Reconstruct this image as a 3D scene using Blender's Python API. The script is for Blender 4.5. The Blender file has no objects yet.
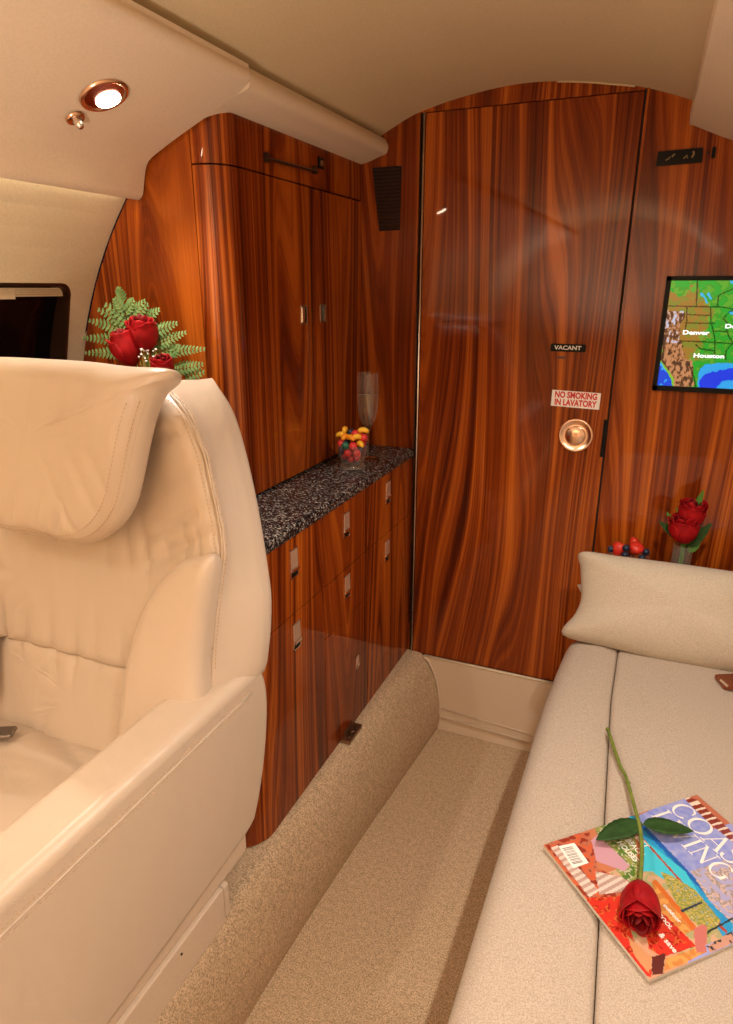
import bpy, bmesh, math, random
from mathutils import Vector, Matrix, noise as mnoise
random.seed(7)
PI = math.pi
sc = bpy.context.scene
COL = sc.collection

# ------------------------------------------------------------------ camera model
F = 670.42; YAW = math.radians(23.235); PIT = math.radians(18.51)
CAMP = Vector((0, 0, 1.31))
FW = Vector((-math.sin(YAW)*math.cos(PIT), math.cos(YAW)*math.cos(PIT), -math.sin(PIT)))
RT = Vector((math.cos(YAW), math.sin(YAW), 0))
DN = FW.cross(RT)
def ray(px, py): return RT*((px-366.5)/F) + DN*((py-512)/F) + FW
def onX(p, X): d = ray(*p); return CAMP + d*(X/d.x)
def onY(p, Y): d = ray(*p); return CAMP + d*(Y/d.y)
def onZ(p, Z): d = ray(*p); return CAMP + d*((Z-1.31)/d.z)
def onP(p, P0, n):
    d = ray(*p); n = Vector(n); return CAMP + d*((Vector(P0)-CAMP).dot(n)/d.dot(n))

# ------------------------------------------------------------------ materials
def newmat(name):
    m = bpy.data.materials.new(name); m.use_nodes = True
    nt = m.node_tree; b = nt.nodes['Principled BSDF']
    return m, nt, b
def lk(nt, a, b): nt.links.new(a, b)
def simple(name, col, rough=.5, metal=0, coat=0, emis=None, es=0, trans=0, ior=1.45, spec=.5):
    m, nt, b = newmat(name)
    b.inputs['Base Color'].default_value = (*col, 1)
    b.inputs['Roughness'].default_value = rough
    b.inputs['Metallic'].default_value = metal
    b.inputs['Coat Weight'].default_value = coat
    b.inputs['Transmission Weight'].default_value = trans
    b.inputs['IOR'].default_value = ior
    b.inputs['Specular IOR Level'].default_value = spec
    if emis:
        b.inputs['Emission Color'].default_value = (*emis, 1); b.inputs['Emission Strength'].default_value = es
    return m
def tex_noise(nt, vec, scale, detail=2, rough=.5, dist=0):
    n = nt.nodes.new('ShaderNodeTexNoise'); n.inputs['Scale'].default_value = scale
    n.inputs['Detail'].default_value = detail; n.inputs['Roughness'].default_value = rough
    n.inputs['Distortion'].default_value = dist
    if vec is not None: lk(nt, vec, n.inputs['Vector'])
    return n.outputs['Fac']
def math_n(nt, op, a, b=None, c=None):
    n = nt.nodes.new('ShaderNodeMath'); n.operation = op
    for i, v in enumerate((a, b, c)):
        if v is None: continue
        if isinstance(v, (int, float)): n.inputs[i].default_value = v
        else: lk(nt, v, n.inputs[i])
    return n.outputs[0]
def ramp(nt, fac, stops):
    r = nt.nodes.new('ShaderNodeValToRGB'); e = r.color_ramp.elements
    while len(e) < len(stops): e.new(.5)
    for i, (p, c) in enumerate(stops):
        e[i].position = p; e[i].color = (*c, 1)
    lk(nt, fac, r.inputs['Fac']); return r.outputs['Color']
def bump(nt, b, h, strength, dist):
    n = nt.nodes.new('ShaderNodeBump'); n.inputs['Strength'].default_value = strength
    n.inputs['Distance'].default_value = dist
    lk(nt, h, n.inputs['Height']); lk(nt, n.outputs['Normal'], b.inputs['Normal'])
def objco(nt): return nt.nodes.new('ShaderNodeTexCoord').outputs['Object']

def wood(seed, bright=1.0):
    m, nt, b = newmat('walnut_%d' % seed)
    s = nt.nodes.new('ShaderNodeSeparateXYZ'); lk(nt, objco(nt), s.inputs[0])
    u = math_n(nt, 'ADD', s.outputs[0], s.outputs[1]); z = s.outputs[2]
    def comb(x, y, zz):
        c = nt.nodes.new('ShaderNodeCombineXYZ')
        for i, v in enumerate((x, y, zz)):
            if isinstance(v, (int, float)): c.inputs[i].default_value = v
            else: lk(nt, v, c.inputs[i])
        return c.outputs[0]
    low = tex_noise(nt, comb(math_n(nt, 'MULTIPLY', u, 1.0), seed*3.7, math_n(nt, 'MULTIPLY', z, .085)), 3.6, 1.5, .45)
    v = math_n(nt, 'ADD', math_n(nt, 'MULTIPLY', u, 40.0), math_n(nt, 'MULTIPLY', low, 30.0))
    band = tex_noise(nt, comb(v, seed*1.3, math_n(nt, 'MULTIPLY', z, .25)), 1.3, 5, .66)
    broad = tex_noise(nt, comb(u, seed*2.1, math_n(nt, 'MULTIPLY', z, .15)), 7, 2, .5)
    fine = tex_noise(nt, comb(math_n(nt, 'MULTIPLY', u, 260), seed, math_n(nt, 'MULTIPLY', z, 5)), 1.0, 2, .6)
    f = math_n(nt, 'ADD', math_n(nt, 'MULTIPLY', band, .72), math_n(nt, 'MULTIPLY', broad, .22))
    f = math_n(nt, 'ADD', f, math_n(nt, 'MULTIPLY', fine, .10))
    k = bright
    c = ramp(nt, f, [(.34, (.022*k, .0026*k, .0007*k)), (.42, (.095*k, .0125*k, .0015*k)), (.51, (.23*k, .039*k, .0036*k)), (.66, (.54*k, .135*k, .013*k))])
    lk(nt, c, b.inputs['Base Color'])
    b.inputs['Roughness'].default_value = .5; b.inputs['Specular IOR Level'].default_value = .05
    b.inputs['Coat Weight'].default_value = .62; b.inputs['Coat Roughness'].default_value = .03
    return m
def leather(name, col, bumpd=.0006):
    m, nt, b = newmat(name)
    co = objco(nt)
    n1 = tex_noise(nt, co, 2.5, 2, .5)
    c = ramp(nt, n1, [(.3, tuple(x*.95 for x in col)), (.7, tuple(min(1, x*1.04) for x in col))])
    lk(nt, c, b.inputs['Base Color'])
    vor = nt.nodes.new('ShaderNodeTexVoronoi'); vor.inputs['Scale'].default_value = 420; lk(nt, co, vor.inputs['Vector'])
    mp = nt.nodes.new('ShaderNodeMapping'); mp.inputs['Scale'].default_value = (1, 1, .35); lk(nt, co, mp.inputs['Vector'])
    wr = tex_noise(nt, mp.outputs[0], 16, 2, .5, .6)
    h = math_n(nt, 'ADD', math_n(nt, 'MULTIPLY', vor.outputs['Distance'], .12), math_n(nt, 'MULTIPLY', wr, 2.6))
    bump(nt, b, h, .55, bumpd*3)
    b.inputs['Roughness'].default_value = .36; b.inputs['Specular IOR Level'].default_value = .5
    return m
def fabric(name, c1, c2, scale=420, bd=.0016, rough=.95, mottled=0):
    m, nt, b = newmat(name); co = objco(nt)
    n = tex_noise(nt, co, scale, 2, .75)
    if mottled:
        n = math_n(nt, 'ADD', math_n(nt, 'MULTIPLY', n, .8), math_n(nt, 'MULTIPLY', tex_noise(nt, co, 90, 2, .6), .2))
    lk(nt, ramp(nt, n, [(.36, c1), (.62, c2)]), b.inputs['Base Color'])
    bump(nt, b, n, .7, bd); b.inputs['Roughness'].default_value = rough
    b.inputs['Specular IOR Level'].default_value = .15
    return m
def granite():
    m, nt, b = newmat('granite'); co = objco(nt)
    v = nt.nodes.new('ShaderNodeTexVoronoi'); v.inputs['Scale'].default_value = 330; lk(nt, co, v.inputs['Vector'])
    s = nt.nodes.new('ShaderNodeSeparateColor'); lk(nt, v.outputs['Color'], s.inputs[0])
    n = tex_noise(nt, co, 130, 2, .6)
    f = math_n(nt, 'ADD', math_n(nt, 'MULTIPLY', s.outputs[0], .5), math_n(nt, 'MULTIPLY', n, .55))
    c = ramp(nt, f, [(.40, (.004, .004, .005)), (.56, (.022, .021, .023)), (.68, (.11, .10, .095)), (.82, (.46, .41, .36))])
    lk(nt, c, b.inputs['Base Color']); b.inputs['Roughness'].default_value = .22; b.inputs['Specular IOR Level'].default_value = .3
    return m

LEA = leather('cream_leather', (.59, .48, .38))
LEAD = leather('cream_leather_shell', (.57, .46, .36))
HEAD = fabric('headliner_suede', (.60, .475, .30), (.65, .52, .33), 300, .0003)
VAL = fabric('valance_leather', (.70, .565, .43), (.74, .60, .46), 240, .0003, .7)
WALLM = fabric('sidewall_vinyl', (.72, .61, .44), (.77, .66, .48), 200, .0002, .6)
CARPET = fabric('wool_carpet', (.34, .235, .140), (.84, .64, .425), 330, .004, 1, 1)
SOFA = fabric('oatmeal_tweed', (.42, .345, .275), (.60, .515, .43), 520, .0012, 1)
PILM = fabric('pillow_weave', (.47, .41, .325), (.66, .585, .48), 620, .0010, 1)
KICK = leather('tan_vinyl', (.70, .56, .42), .0003)
CHROME = simple('chrome', (.88, .82, .76), .22, 1)
COPPER = simple('polished_bronze', (.80, .52, .36), .22, 1)
BRONZE = simple('dark_bronze', (.10, .05, .03), .35, .8)
BLACK = simple('black_plastic', (.004, .004, .004), .35, spec=.2)
DARK = simple('dark_gap', (.012, .005, .003), .8)
GLASS = simple('clear_glass', (1, 1, 1), .0, 0, trans=1, ior=1.45)
def thin_glass(name, tint, rim, haze=.02):
    """thin blown glass: see-through, mirror-like towards its rims, with a whitish haze mixed into the colour"""
    m, nt, b = newmat(name); out = nt.nodes['Material Output']
    tr = nt.nodes.new('ShaderNodeBsdfTransparent'); tr.inputs[0].default_value = (*tint, 1)
    gl = nt.nodes.new('ShaderNodeBsdfGlossy'); gl.inputs['Roughness'].default_value = .02
    lw = nt.nodes.new('ShaderNodeLayerWeight'); lw.inputs['Blend'].default_value = .35
    f = math_n(nt, 'ADD', math_n(nt, 'MULTIPLY', math_n(nt, 'POWER', lw.outputs['Facing'], 1.5), rim), .09)
    mx = nt.nodes.new('ShaderNodeMixShader'); lk(nt, f, mx.inputs[0]); lk(nt, tr.outputs[0], mx.inputs[1]); lk(nt, gl.outputs[0], mx.inputs[2])
    df = nt.nodes.new('ShaderNodeBsdfDiffuse'); df.inputs[0].default_value = (.85, .82, .78, 1)  # white diffuse stands in for pale reflections, strongest at the edges
    m2 = nt.nodes.new('ShaderNodeMixShader'); lk(nt, math_n(nt, 'ADD', math_n(nt, 'MULTIPLY', math_n(nt, 'POWER', lw.outputs['Facing'], 2.5), .40), haze), m2.inputs[0])
    lk(nt, mx.outputs[0], m2.inputs[1]); lk(nt, df.outputs[0], m2.inputs[2])
    lk(nt, m2.outputs[0], out.inputs['Surface']); nt.nodes.remove(b); return m
GLASS = thin_glass('thin_clear_glass', (.93, .93, .91), .95)
WINE = thin_glass('pale_wine', (.93, .84, .66), .30, .03)
SOLIDGLASS = simple('solid_glass', (1, 1, 1), .0, 0, trans=1, ior=1.45)
GRAN = granite()
WHITE = simple('white_label', (.92, .90, .87), .4)
REDINK = simple('red_ink', (.62, .03, .03), .6)
WINK = simple('white_ink', (.9, .88, .85), .6)
STITCH = simple('cream_thread', (.50, .35, .22), .8)
def petal_mat(name, a, b_):
    m, nt, b = newmat(name); n = tex_noise(nt, objco(nt), 60, 2, .5)
    lk(nt, ramp(nt, n, [(.3, a), (.7, b_)]), b.inputs['Base Color']); b.inputs['Roughness'].default_value = .6
    b.inputs['Specular IOR Level'].default_value = .25
    return m
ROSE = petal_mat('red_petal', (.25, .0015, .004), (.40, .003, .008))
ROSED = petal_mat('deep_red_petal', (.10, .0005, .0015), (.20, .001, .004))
LEAF = petal_mat('rose_leaf', (.016, .05, .010), (.03, .085, .018))
LEAF2 = petal_mat('bright_leaf', (.05, .15, .02), (.10, .25, .04))
FERN = petal_mat('fern_green', (.10, .20, .06), (.22, .36, .13))
STEM = petal_mat('rose_stem', (.13, .19, .03), (.22, .26, .05))

# ------------------------------------------------------------------ helpers
def link(name, me, mat, parent=None, origin=(0, 0, 0), smooth=False):
    o = bpy.data.objects.new(name, me)
    mats = mat if isinstance(mat, (list, tuple)) else [mat]
    for m in mats:
        if m is not None: me.materials.append(m)
    if smooth:
        for p in me.polygons: p.use_smooth = True
    COL.objects.link(o)
    if parent is not None:
        o.parent = parent
    return o
def world_of(parent):
    l = Vector((0, 0, 0))
    while parent is not None:
        l = l + parent.location; parent = parent.parent
    return l
def mesh(name, verts, faces, mat, parent=None, smooth=False, mi=None, origin=None):
    """verts are in world coordinates; the object sits at its parent's location"""
    off = world_of(parent) + (Vector(origin) if origin else Vector())
    me = bpy.data.meshes.new(name)
    me.from_pydata([tuple(Vector(v)-off) for v in verts], [], faces)
    bm = bmesh.new(); bm.from_mesh(me); bmesh.ops.remove_doubles(bm, verts=bm.verts, dist=1e-6)
    bmesh.ops.recalc_face_normals(bm, faces=bm.faces); bm.to_mesh(me); bm.free()
    if mi:
        for p, k in zip(me.polygons, mi): p.material_index = k
    o = link(name, me, mat, parent, smooth=smooth)
    if origin: o.location = Vector(origin)
    return o
def bevel(o, w, seg=3, ang=35):
    m = o.modifiers.new('b', 'BEVEL'); m.width = w; m.segments = seg; m.harden_normals = True; m.limit_method = 'ANGLE'; m.angle_limit = math.radians(ang)
    for p in o.data.polygons: p.use_smooth = True
    return o
class MB:
    def __init__(s): s.v = []; s.f = []; s.m = []
    def add(s, v, f, mi=0):
        k = len(s.v); s.v += [Vector(x) for x in v]; s.f += [tuple(i+k for i in q) for q in f]; s.m += [mi]*len(f); return s
    def box(s, a, b, mi=0):
        (x0, y0, z0), (x1, y1, z1) = a, b
        return s.add([(x0,y0,z0),(x1,y0,z0),(x1,y1,z0),(x0,y1,z0),(x0,y0,z1),(x1,y0,z1),(x1,y1,z1),(x0,y1,z1)],
                     [(0,3,2,1),(4,5,6,7),(0,1,5,4),(1,2,6,5),(2,3,7,6),(3,0,4,7)], mi)
    def prism(s, pts, d, mi=0):
        n = len(pts); d = Vector(d); P = [Vector(p) for p in pts]
        return s.add(P+[p+d for p in P], [tuple(range(n))[::-1], tuple(range(n, 2*n))]+[(i, (i+1) % n, n+(i+1) % n, n+i) for i in range(n)], mi)
    def tube(s, path, r, seg=8, mi=0, cap=True):
        path = [Vector(p) for p in path]; rs = r if isinstance(r, (list, tuple)) else [r]*len(path)
        k0 = len(s.v); up = None; vv = []; ff = []
        for i, p in enumerate(path):
            t = (path[min(i+1, len(path)-1)]-path[max(i-1, 0)]).normalized()
            if up is None: up = Vector((0, 0, 1)) if abs(t.z) < .9 else Vector((1, 0, 0))
            a = t.cross(up).normalized(); b = a.cross(t).normalized(); up = b
            for j in range(seg):
                an = 2*PI*j/seg; vv.append(p+(a*math.cos(an)+b*math.sin(an))*rs[i])
        for i in range(len(path)-1):
            for j in range(seg):
                ff.append((i*seg+j, i*seg+(j+1) % seg, (i+1)*seg+(j+1) % seg, (i+1)*seg+j))
        if cap: ff.append(tuple(range(seg))[::-1]); ff.append(tuple(range((len(path)-1)*seg, len(path)*seg)))
        return s.add(vv, ff, mi)
    def lathe(s, prof, c, axis=(0, 0, 1), seg=24, mi=0):
        ax = Vector(axis).normalized(); q = Vector((0, 0, 1)).rotation_difference(ax); vv = []; ff = []
        for r, h in prof:
            for j in range(seg):
                an = 2*PI*j/seg; vv.append(Vector(c)+q @ Vector((r*math.cos(an), r*math.sin(an), h)))
        for i in range(len(prof)-1):
            for j in range(seg):
                ff.append((i*seg+j, i*seg+(j+1) % seg, (i+1)*seg+(j+1) % seg, (i+1)*seg+j))
        return s.add(vv, ff, mi)
    def build(s, name, mat, parent=None, smooth=False, origin=None):
        off = world_of(parent) + (Vector(origin) if origin else Vector())
        me = bpy.data.meshes.new(name); me.from_pydata([tuple(v-off) for v in s.v], [], s.f)
        for p, k in zip(me.polygons, s.m): p.material_index = k
        bm = bmesh.new(); bm.from_mesh(me); bmesh.ops.recalc_face_normals(bm, faces=bm.faces); bm.to_mesh(me); bm.free()
        o = link(name, me, mat, parent, smooth=smooth)
        if origin: o.location = Vector(origin)
        return o
def thing(name, label, cat, loc, group=None):
    o = bpy.data.objects.new(name, None); COL.objects.link(o); o.location = loc; o.empty_display_size = .05
    return tag(o, label, cat, group)
def tag(o, label, cat, group=None):
    o['label'] = label; o['category'] = cat
    if group: o['group'] = group
    return o
def struct(o): o['kind'] = 'structure'; return o
def crom(pts, n, closed=False):
    pts = [Vector(p) for p in pts]; N = len(pts); out = []
    segs = N if closed else N-1
    for i in range(segs):
        p0 = pts[(i-1) % N] if closed or i > 0 else pts[0]*2-pts[1]
        p1 = pts[i]; p2 = pts[(i+1) % N]
        p3 = pts[(i+2) % N] if closed or i+2 < N else pts[-1]*2-pts[-2]
        for k in range(n):
            t = k/n
            out.append(.5*((2*p1)+(-p0+p2)*t+(2*p0-5*p1+4*p2-p3)*t*t+(-p0+3*p1-3*p2+p3)*t**3))
    if not closed: out.append(pts[-1].copy())
    return out
def loft(rows, closed=False, caps=True):
    m = len(rows[0]); v = [p for r in rows for p in r]; f = []
    for i in range(len(rows)-1):
        for j in range(m if closed else m-1):
            f.append((i*m+j, i*m+(j+1) % m, (i+1)*m+(j+1) % m, (i+1)*m+j))
    if caps and closed: f.append(tuple(range(m))[::-1]); f.append(tuple(range((len(rows)-1)*m, len(rows)*m)))
    return v, f
def pillow(name, outline, nrm, T, Tb, mat, parent, e=3.0, center=None, wrinkle=None, n=6, smoothed=True, fold=0):
    """cushion: closed outline, bulging T along nrm (front) and Tb behind"""
    P = crom(outline, n, True) if smoothed else [Vector(p) for p in outline]
    c = Vector(center) if center is not None else sum(P, Vector())/len(P); nrm = Vector(nrm).normalized()
    S = [0.03, .1, .17, .24, .31, .38, .45, .52, .58, .64, .69, .74, .79, .83, .865, .895, .92, .945, .965, .98, .992, .998, 1.0]
    rows = []
    for sgn, t in ((1, T), (-1, Tb)):
        rr = []
        for s in S:
            h = (1-s**e)**(1/2.0) if s < 1 else 0
            row = []
            for p in P:
                q = c+(p-c)*s; d = t*h*sgn
                if wrinkle and sgn > 0: d += wrinkle(q, s)
                row.append(q+nrm*d)
            rr.append(row)
        rows.append(rr)
    allr = rows[0][:-1] + [rows[0][-1]] + rows[1][:-1][::-1]
    v, f = loft(allr, closed=True)
    o = mesh(name, v, f, mat, parent, smooth=True)
    return o, P, c
def text_mesh(name, s, size, mat, origin, xdir, ydir, parent=None, depth=.0006, align='CENTER', sx=1.0, offset=0, bold=0):
    cu = bpy.data.curves.new('t', 'FONT'); cu.body = s; cu.size = size; cu.extrude = depth/2; cu.offset = bold
    cu.align_x = align; cu.align_y = 'CENTER'; cu.resolution_u = 3
    o = bpy.data.objects.new('t', cu); COL.objects.link(o)
    bpy.context.view_layer.update()
    me = bpy.data.meshes.new_from_object(o.evaluated_get(bpy.context.evaluated_depsgraph_get()))
    bpy.data.objects.remove(o)
    X = Vector(xdir).normalized(); Y = Vector(ydir).normalized(); Z = X.cross(Y)
    off = world_of(parent)
    for v in me.vertices:
        c = v.co; v.co = Vector(origin)+X*c.x*sx+Y*c.y+Z*c.z-off
    me.materials.clear()
    return link(name, me, mat, parent)

# ------------------------------------------------------------------ key dimensions
YB = 1.72                       # bulkhead
XC, ZC, R = -.343, .94, .82   # fuselage section
def wallx(z, side=-1): return XC+side*math.sqrt(max(0, R*R-(z-ZC)**2))
Y0 = -1.9
W = [wood(i) for i in range(12)]

# ---------------- floor / ledges
fl = MB().box((-1.25, Y0, -.04), (.62, YB+.05, 0)).build('floor', CARPET); struct(fl)
prof = {Y0: [(-.60, .257), (-.585, .25), (-.572, .22), (-.562, .17), (-.556, .10), (-.562, .03), (-.568, .0)],
        .75: [(-.60, .257), (-.585, .25), (-.570, .22), (-.560, .17), (-.553, .10), (-.556, .03), (-.563, .0)],
        1.03: [(-.60, .257), (-.582, .25), (-.565, .222), (-.550, .17), (-.542, .10), (-.546, .03), (-.553, .0)],
        1.33: [(-.60, .257), (-.575, .252), (-.550, .222), (-.534, .17), (-.523, .10), (-.525, .03), (-.530, .0)],
        1.55: [(-.60, .257), (-.565, .254), (-.538, .225), (-.518, .17), (-.504, .10), (-.504, .03), (-.511, .0)],
        YB: [(-.60, .257), (-.56, .255), (-.530, .228), (-.505, .173), (-.490, .10), (-.491, .03), (-.498, .0)]}
base = {y: crom([(-1.10, y, .257), (-.7, y, .257)]+[(x, y, z) for x, z in p], 4) for y, p in prof.items()}
ky = sorted(base); rows = []
def hermite(y):
    i = max(0, min(len(ky)-2, sum(1 for k in ky if k <= y)-1)); a, b_ = ky[i], ky[i+1]; t = (y-a)/(b_-a)
    return [base[a][j].lerp(base[b_][j], t) for j in range(len(base[a]))]
yl = [Y0+(YB-Y0)*i/60 for i in range(61)]
raw = [hermite(y) for y in yl]
for i, y in enumerate(yl):
    n_ = [raw[max(0, min(60, i+d))] for d in (-3, -2, -1, 0, 1, 2, 3)]
    rows.append([Vector((sum(r[j].x for r in n_)/7 if i < 58 else raw[i][j].x, y, sum(r[j].z for r in n_)/7)) for j in range(len(n_[0]))])
v, f = loft(rows)
led = mesh('floor', v, f, CARPET, smooth=True); struct(led); led.name = 'floor_ledge'
# side walls (a boolean cuts the window)
def rrect(y0, y1, z0, z1, r, n=5):
    out = []
    for (cy, cz, a0) in ((y1-r, z1-r, 0), (y0+r, z1-r, 90), (y0+r, z0+r, 180), (y1-r, z0+r, 270)):
        for k in range(n+1):
            a = math.radians(a0+90*k/n); out.append((cy+r*math.cos(a), cz+r*math.sin(a)))
    return out
WY0, WY1, WZ0, WZ1 = .70, 1.047, .97, 1.318
YS_ = 1.1005
for z0_, z1_ in ((.94, 1.22), (1.22, 1.66)):
    n_ = 14; zs = [z0_+(z1_-z0_)*i/n_ for i in range(n_+1)]
    pts = [(wallx(z), z) for z in zs]+[(wallx(z)-.05, z) for z in zs[::-1]]
    wl = MB().prism([(x, Y0, z) for x, z in pts], (0, (YB if z0_ < 1 else YS_)-Y0, 0)).build('wall_left', WALLM)
    cut = MB().prism([(-1.35, y, z) for y, z in rrect(WY0, WY1, WZ0, WZ1, .03)], (.4, 0, 0)).build('cutter', DARK)
    bo = wl.modifiers.new('w', 'BOOLEAN'); bo.object = cut; bo.operation = 'DIFFERENCE'
    bpy.context.view_layer.update()
    me = bpy.data.meshes.new_from_object(wl.evaluated_get(bpy.context.evaluated_depsgraph_get()))
    wl.modifiers.clear(); wl.data = me; bpy.data.objects.remove(cut); struct(wl)
struct(MB().box((wallx(.94)-.05, Y0, 0), (wallx(.94), YB, .94)).build('wall_left', WALLM))
struct(MB().box((.478, Y0, 0), (.52, YB, 1.66)).build('wall_right', WALLM))
# window
win = bpy.data.objects.new('window_1', None); COL.objects.link(win); win.location = (-1.16, (WY0+WY1)/2, WZ0); struct(win)
def ring(o, i, x0f, x1f):
    n = len(o); v = []; f = []
    for pts, xf in ((o, x0f), (i, x0f), (i, x1f), (o, x1f)):
        v += [(xf(z), y, z) for y, z in pts]
    for k in range(n):
        k2 = (k+1) % n
        for a in range(4):
            b = (a+1) % 4; f.append((a*n+k, a*n+k2, b*n+k2, b*n+k))
    return v, f
v, f = ring(rrect(WY0, WY1, WZ0, WZ1, .03), rrect(WY0+.006, WY1-.006, WZ0+.006, WZ1-.006, .026), lambda z: wallx(z)-.001, lambda z: wallx(z)-.045)
mesh('window_frame', v, f, BRONZE, win)
sh = MB()
for k in range(4):
    z0 = WZ1-.024+k*.004
    sh.box((wallx(z0)-.022, WY0+.008, z0), (wallx(z0)-.014, WY1-.008, z0+.0036))
sh.box((wallx(1.29)-.016, .86, WZ1-.028), (wallx(1.29)-.008, .925, WZ1-.010))
sh.build('window_shade', WALLM, win)
zs = [WZ0+.004+(WZ1-WZ0-.008)*i/12 for i in range(13)]
pts = [(wallx(z)-.030, z) for z in zs]+[(wallx(z)-.034, z) for z in zs[::-1]]
MB().prism([(x, WY0+.004, z) for x, z in pts], (0, WY1-WY0-.008, 0)).build('window_pane', simple('night_pane', (.002, .002, .003), .06), win)

# ---------------- ceiling
AR = [(-.80, 1.612), (-.729, 1.648), (-.662, 1.682), (-.595, 1.708), (-.482, 1.731), (-.369, 1.742), (-.261, 1.737), (-.157, 1.721), (-.097, 1.708), (-.007, 1.677), (.045, 1.651), (.11, 1.612)]
arc = crom([(x, 0, z) for x, z in AR], 5)
pts = [(p.x, Y0, p.z) for p in arc]+[(p.x, Y0, p.z+.03) for p in arc[::-1]]
ceil = MB().prism(pts, (0, YB-Y0+.03, 0)).build('ceiling', HEAD, smooth=False); struct(ceil)
def ceilz(x):
    for a, b in zip(arc, arc[1:]):
        if a.x <= x <= b.x: return a.z+(b.z-a.z)*(x-a.x)/(b.x-a.x)
    return 1.6

# ---------------- bulkhead
def bulk(name, x0, x1, z0, mat, y=YB, th=.03, n=24, ztop=None):
    xs = [x0+(x1-x0)*i/n for i in range(n+1)]
    def top(x):
        t = ceilz(x)+.012 if -.80 < x < .11 else 1.7
        c = ZC+math.sqrt(max(0.0001, (R+.02)**2-(x-XC)**2)); return min(t, c) if ztop is None else ztop
    def bot(x): return max(z0, ZC-math.sqrt(max(0.0001, (R+.02)**2-(x-XC)**2)))
    pts = [(x, y, bot(x)) for x in xs]+[(x, y, top(x)) for x in xs[::-1]]
    return MB().prism(pts, (0, th, 0)).build(name, mat)
DZ0, DZ1 = .2555, 1.703
b1 = bulk('wall_front_left', -1.19, -.5965, 0, W[1]); struct(b1)
b2 = bulk('wall_front_right', -.0925, .508, 0, W[2]); struct(b2)
b3 = MB()
xs = [-.5965+(.504)*i/20 for i in range(21)]
b3.prism([(x, YB+.001, DZ1+.002) for x in xs]+[(x, YB+.001, ceilz(x)+.012) for x in xs[::-1]], (0, .03, 0))
b3.box((-.5965, YB+.03, 0), (-.0925, YB+.05, 1.75), 1)
b3 = b3.build('wall_front_header', [W[3], DARK]); struct(b3)
MBx = MB().box((-1.25, Y0-.03, -.04), (.62, Y0, 1.8)).build('wall_back', VAL); struct(MBx)
# thin trim along the top of the arch
tr = MB().tube([(p.x, YB-.004, p.z-.002) for p in arc if -.30 < p.x < -.12], .002, 6).build('trim_1', HEAD, smooth=True); struct(tr)

# door
door = bpy.data.objects.new('door_1', None); COL.objects.link(door); door.location = (-.345, YB, DZ0); struct(door)
bevel(MB().box((-.5835, YB-.002, DZ0), (-.1005, YB+.03, DZ1)).build('door_panel', W[0], door), .0015, 2)
MB().box((-.5965, YB+.002, DZ0), (-.5875, YB+.02, DZ1)).build('door_gap', DARK, door)
MB().tube([(-.5868, YB-.004, DZ0), (-.5868, YB-.004, DZ1)], .0030, 8).build('hinge_strip', CHROME, door, smooth=True)
MB().tube([(-.5955, YB-.002, DZ0+.1), (-.5955, YB-.002, DZ1)], .0020, 8).build('hinge_strip', BRONZE, door, smooth=True)
jb = MB().box((-.1005, YB+.001, DZ0), (-.0955, YB+.02, DZ1+.01)).build('door_jamb', DARK, door)
MB().box((-.0955, YB-.006, DZ0), (-.0900, YB+.02, DZ1+.012)).build('jamb_strip', W[3], door)
bevel(MB().box((-.1075, YB-.005, .912), (-.1005, YB+.004, 1.005)).build('strike_plate', BLACK, door), .001, 2)
# round pull
kc = (-.170, YB-.002, .961)
kb = MB().lathe([(.0425, 0), (.0425, .004), (.040, .0065), (.036, .006), (.033, .003), (.0255, .002), (.0225, .003), (.0225, .008), (.021, .0095), (.0001, .0085)], kc, (0, -1, 0), 48).build('door_pull', simple('brushed_bronze', (.86, .60, .44), .20, 1), door, smooth=True)
nt = kb.data.materials[0].node_tree; bb = nt.nodes['Principled BSDF']; bb.inputs['Anisotropic'].default_value = .85
tg = nt.nodes.new('ShaderNodeTangent'); tg.direction_type = 'RADIAL'; tg.axis = 'Y'
kb2 = kb
# radial tangent needs the disc centred on its own origin
for vv in kb.data.vertices: vv.co -= Vector(kc)-world_of(door)
kb.location = Vector(kc)-world_of(door)
lk(nt, tg.outputs[0], bb.inputs['Tangent'])
# VACANT indicator and sign
ind = MB().box((-.249, YB-.007, 1.163), (-.167, YB-.001, 1.181)).build('vacancy_indicator', BLACK); bevel(ind, .003, 3)
tag(ind, 'small black VACANT indicator on the lavatory door above the white sign', 'indicator')
tt = text_mesh('lettering', 'VACANT', .0135, WINK, (-.208, YB-.0078, 1.172), (1, 0, 0), (0, 0, 1), None, sx=1.15, bold=.0003)
tt.parent = ind
sl = MB().box((-.232, YB-.0045, 1.146), (-.212, YB-.001, 1.1515)).build('indicator_slot', simple('slot_brown', (.10, .03, .012), .4), None); sl.parent = ind
sg = MB().prism([(-.236, YB-.004, 1.070), (-.121, YB-.004, 1.068), (-.1215, YB-.004, 1.028), (-.2365, YB-.004, 1.031)], (0, .002, 0)).build('no_smoking_sign', WHITE)
tag(sg, 'white adhesive sign with red NO SMOKING IN LAVATORY lettering on the door', 'sign')
for s_, z_, xx in (('NO SMOKING', 1.0585, 1.0), ('IN LAVATORY', 1.0400, .985)):
    t_ = text_mesh('lettering', s_, .0208, REDINK, (-.1788, YB-.0045, z_), (1, 0, -.012), (0, 0, 1), None, sx=.76*xx, bold=.0008); t_.parent = sg

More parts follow.
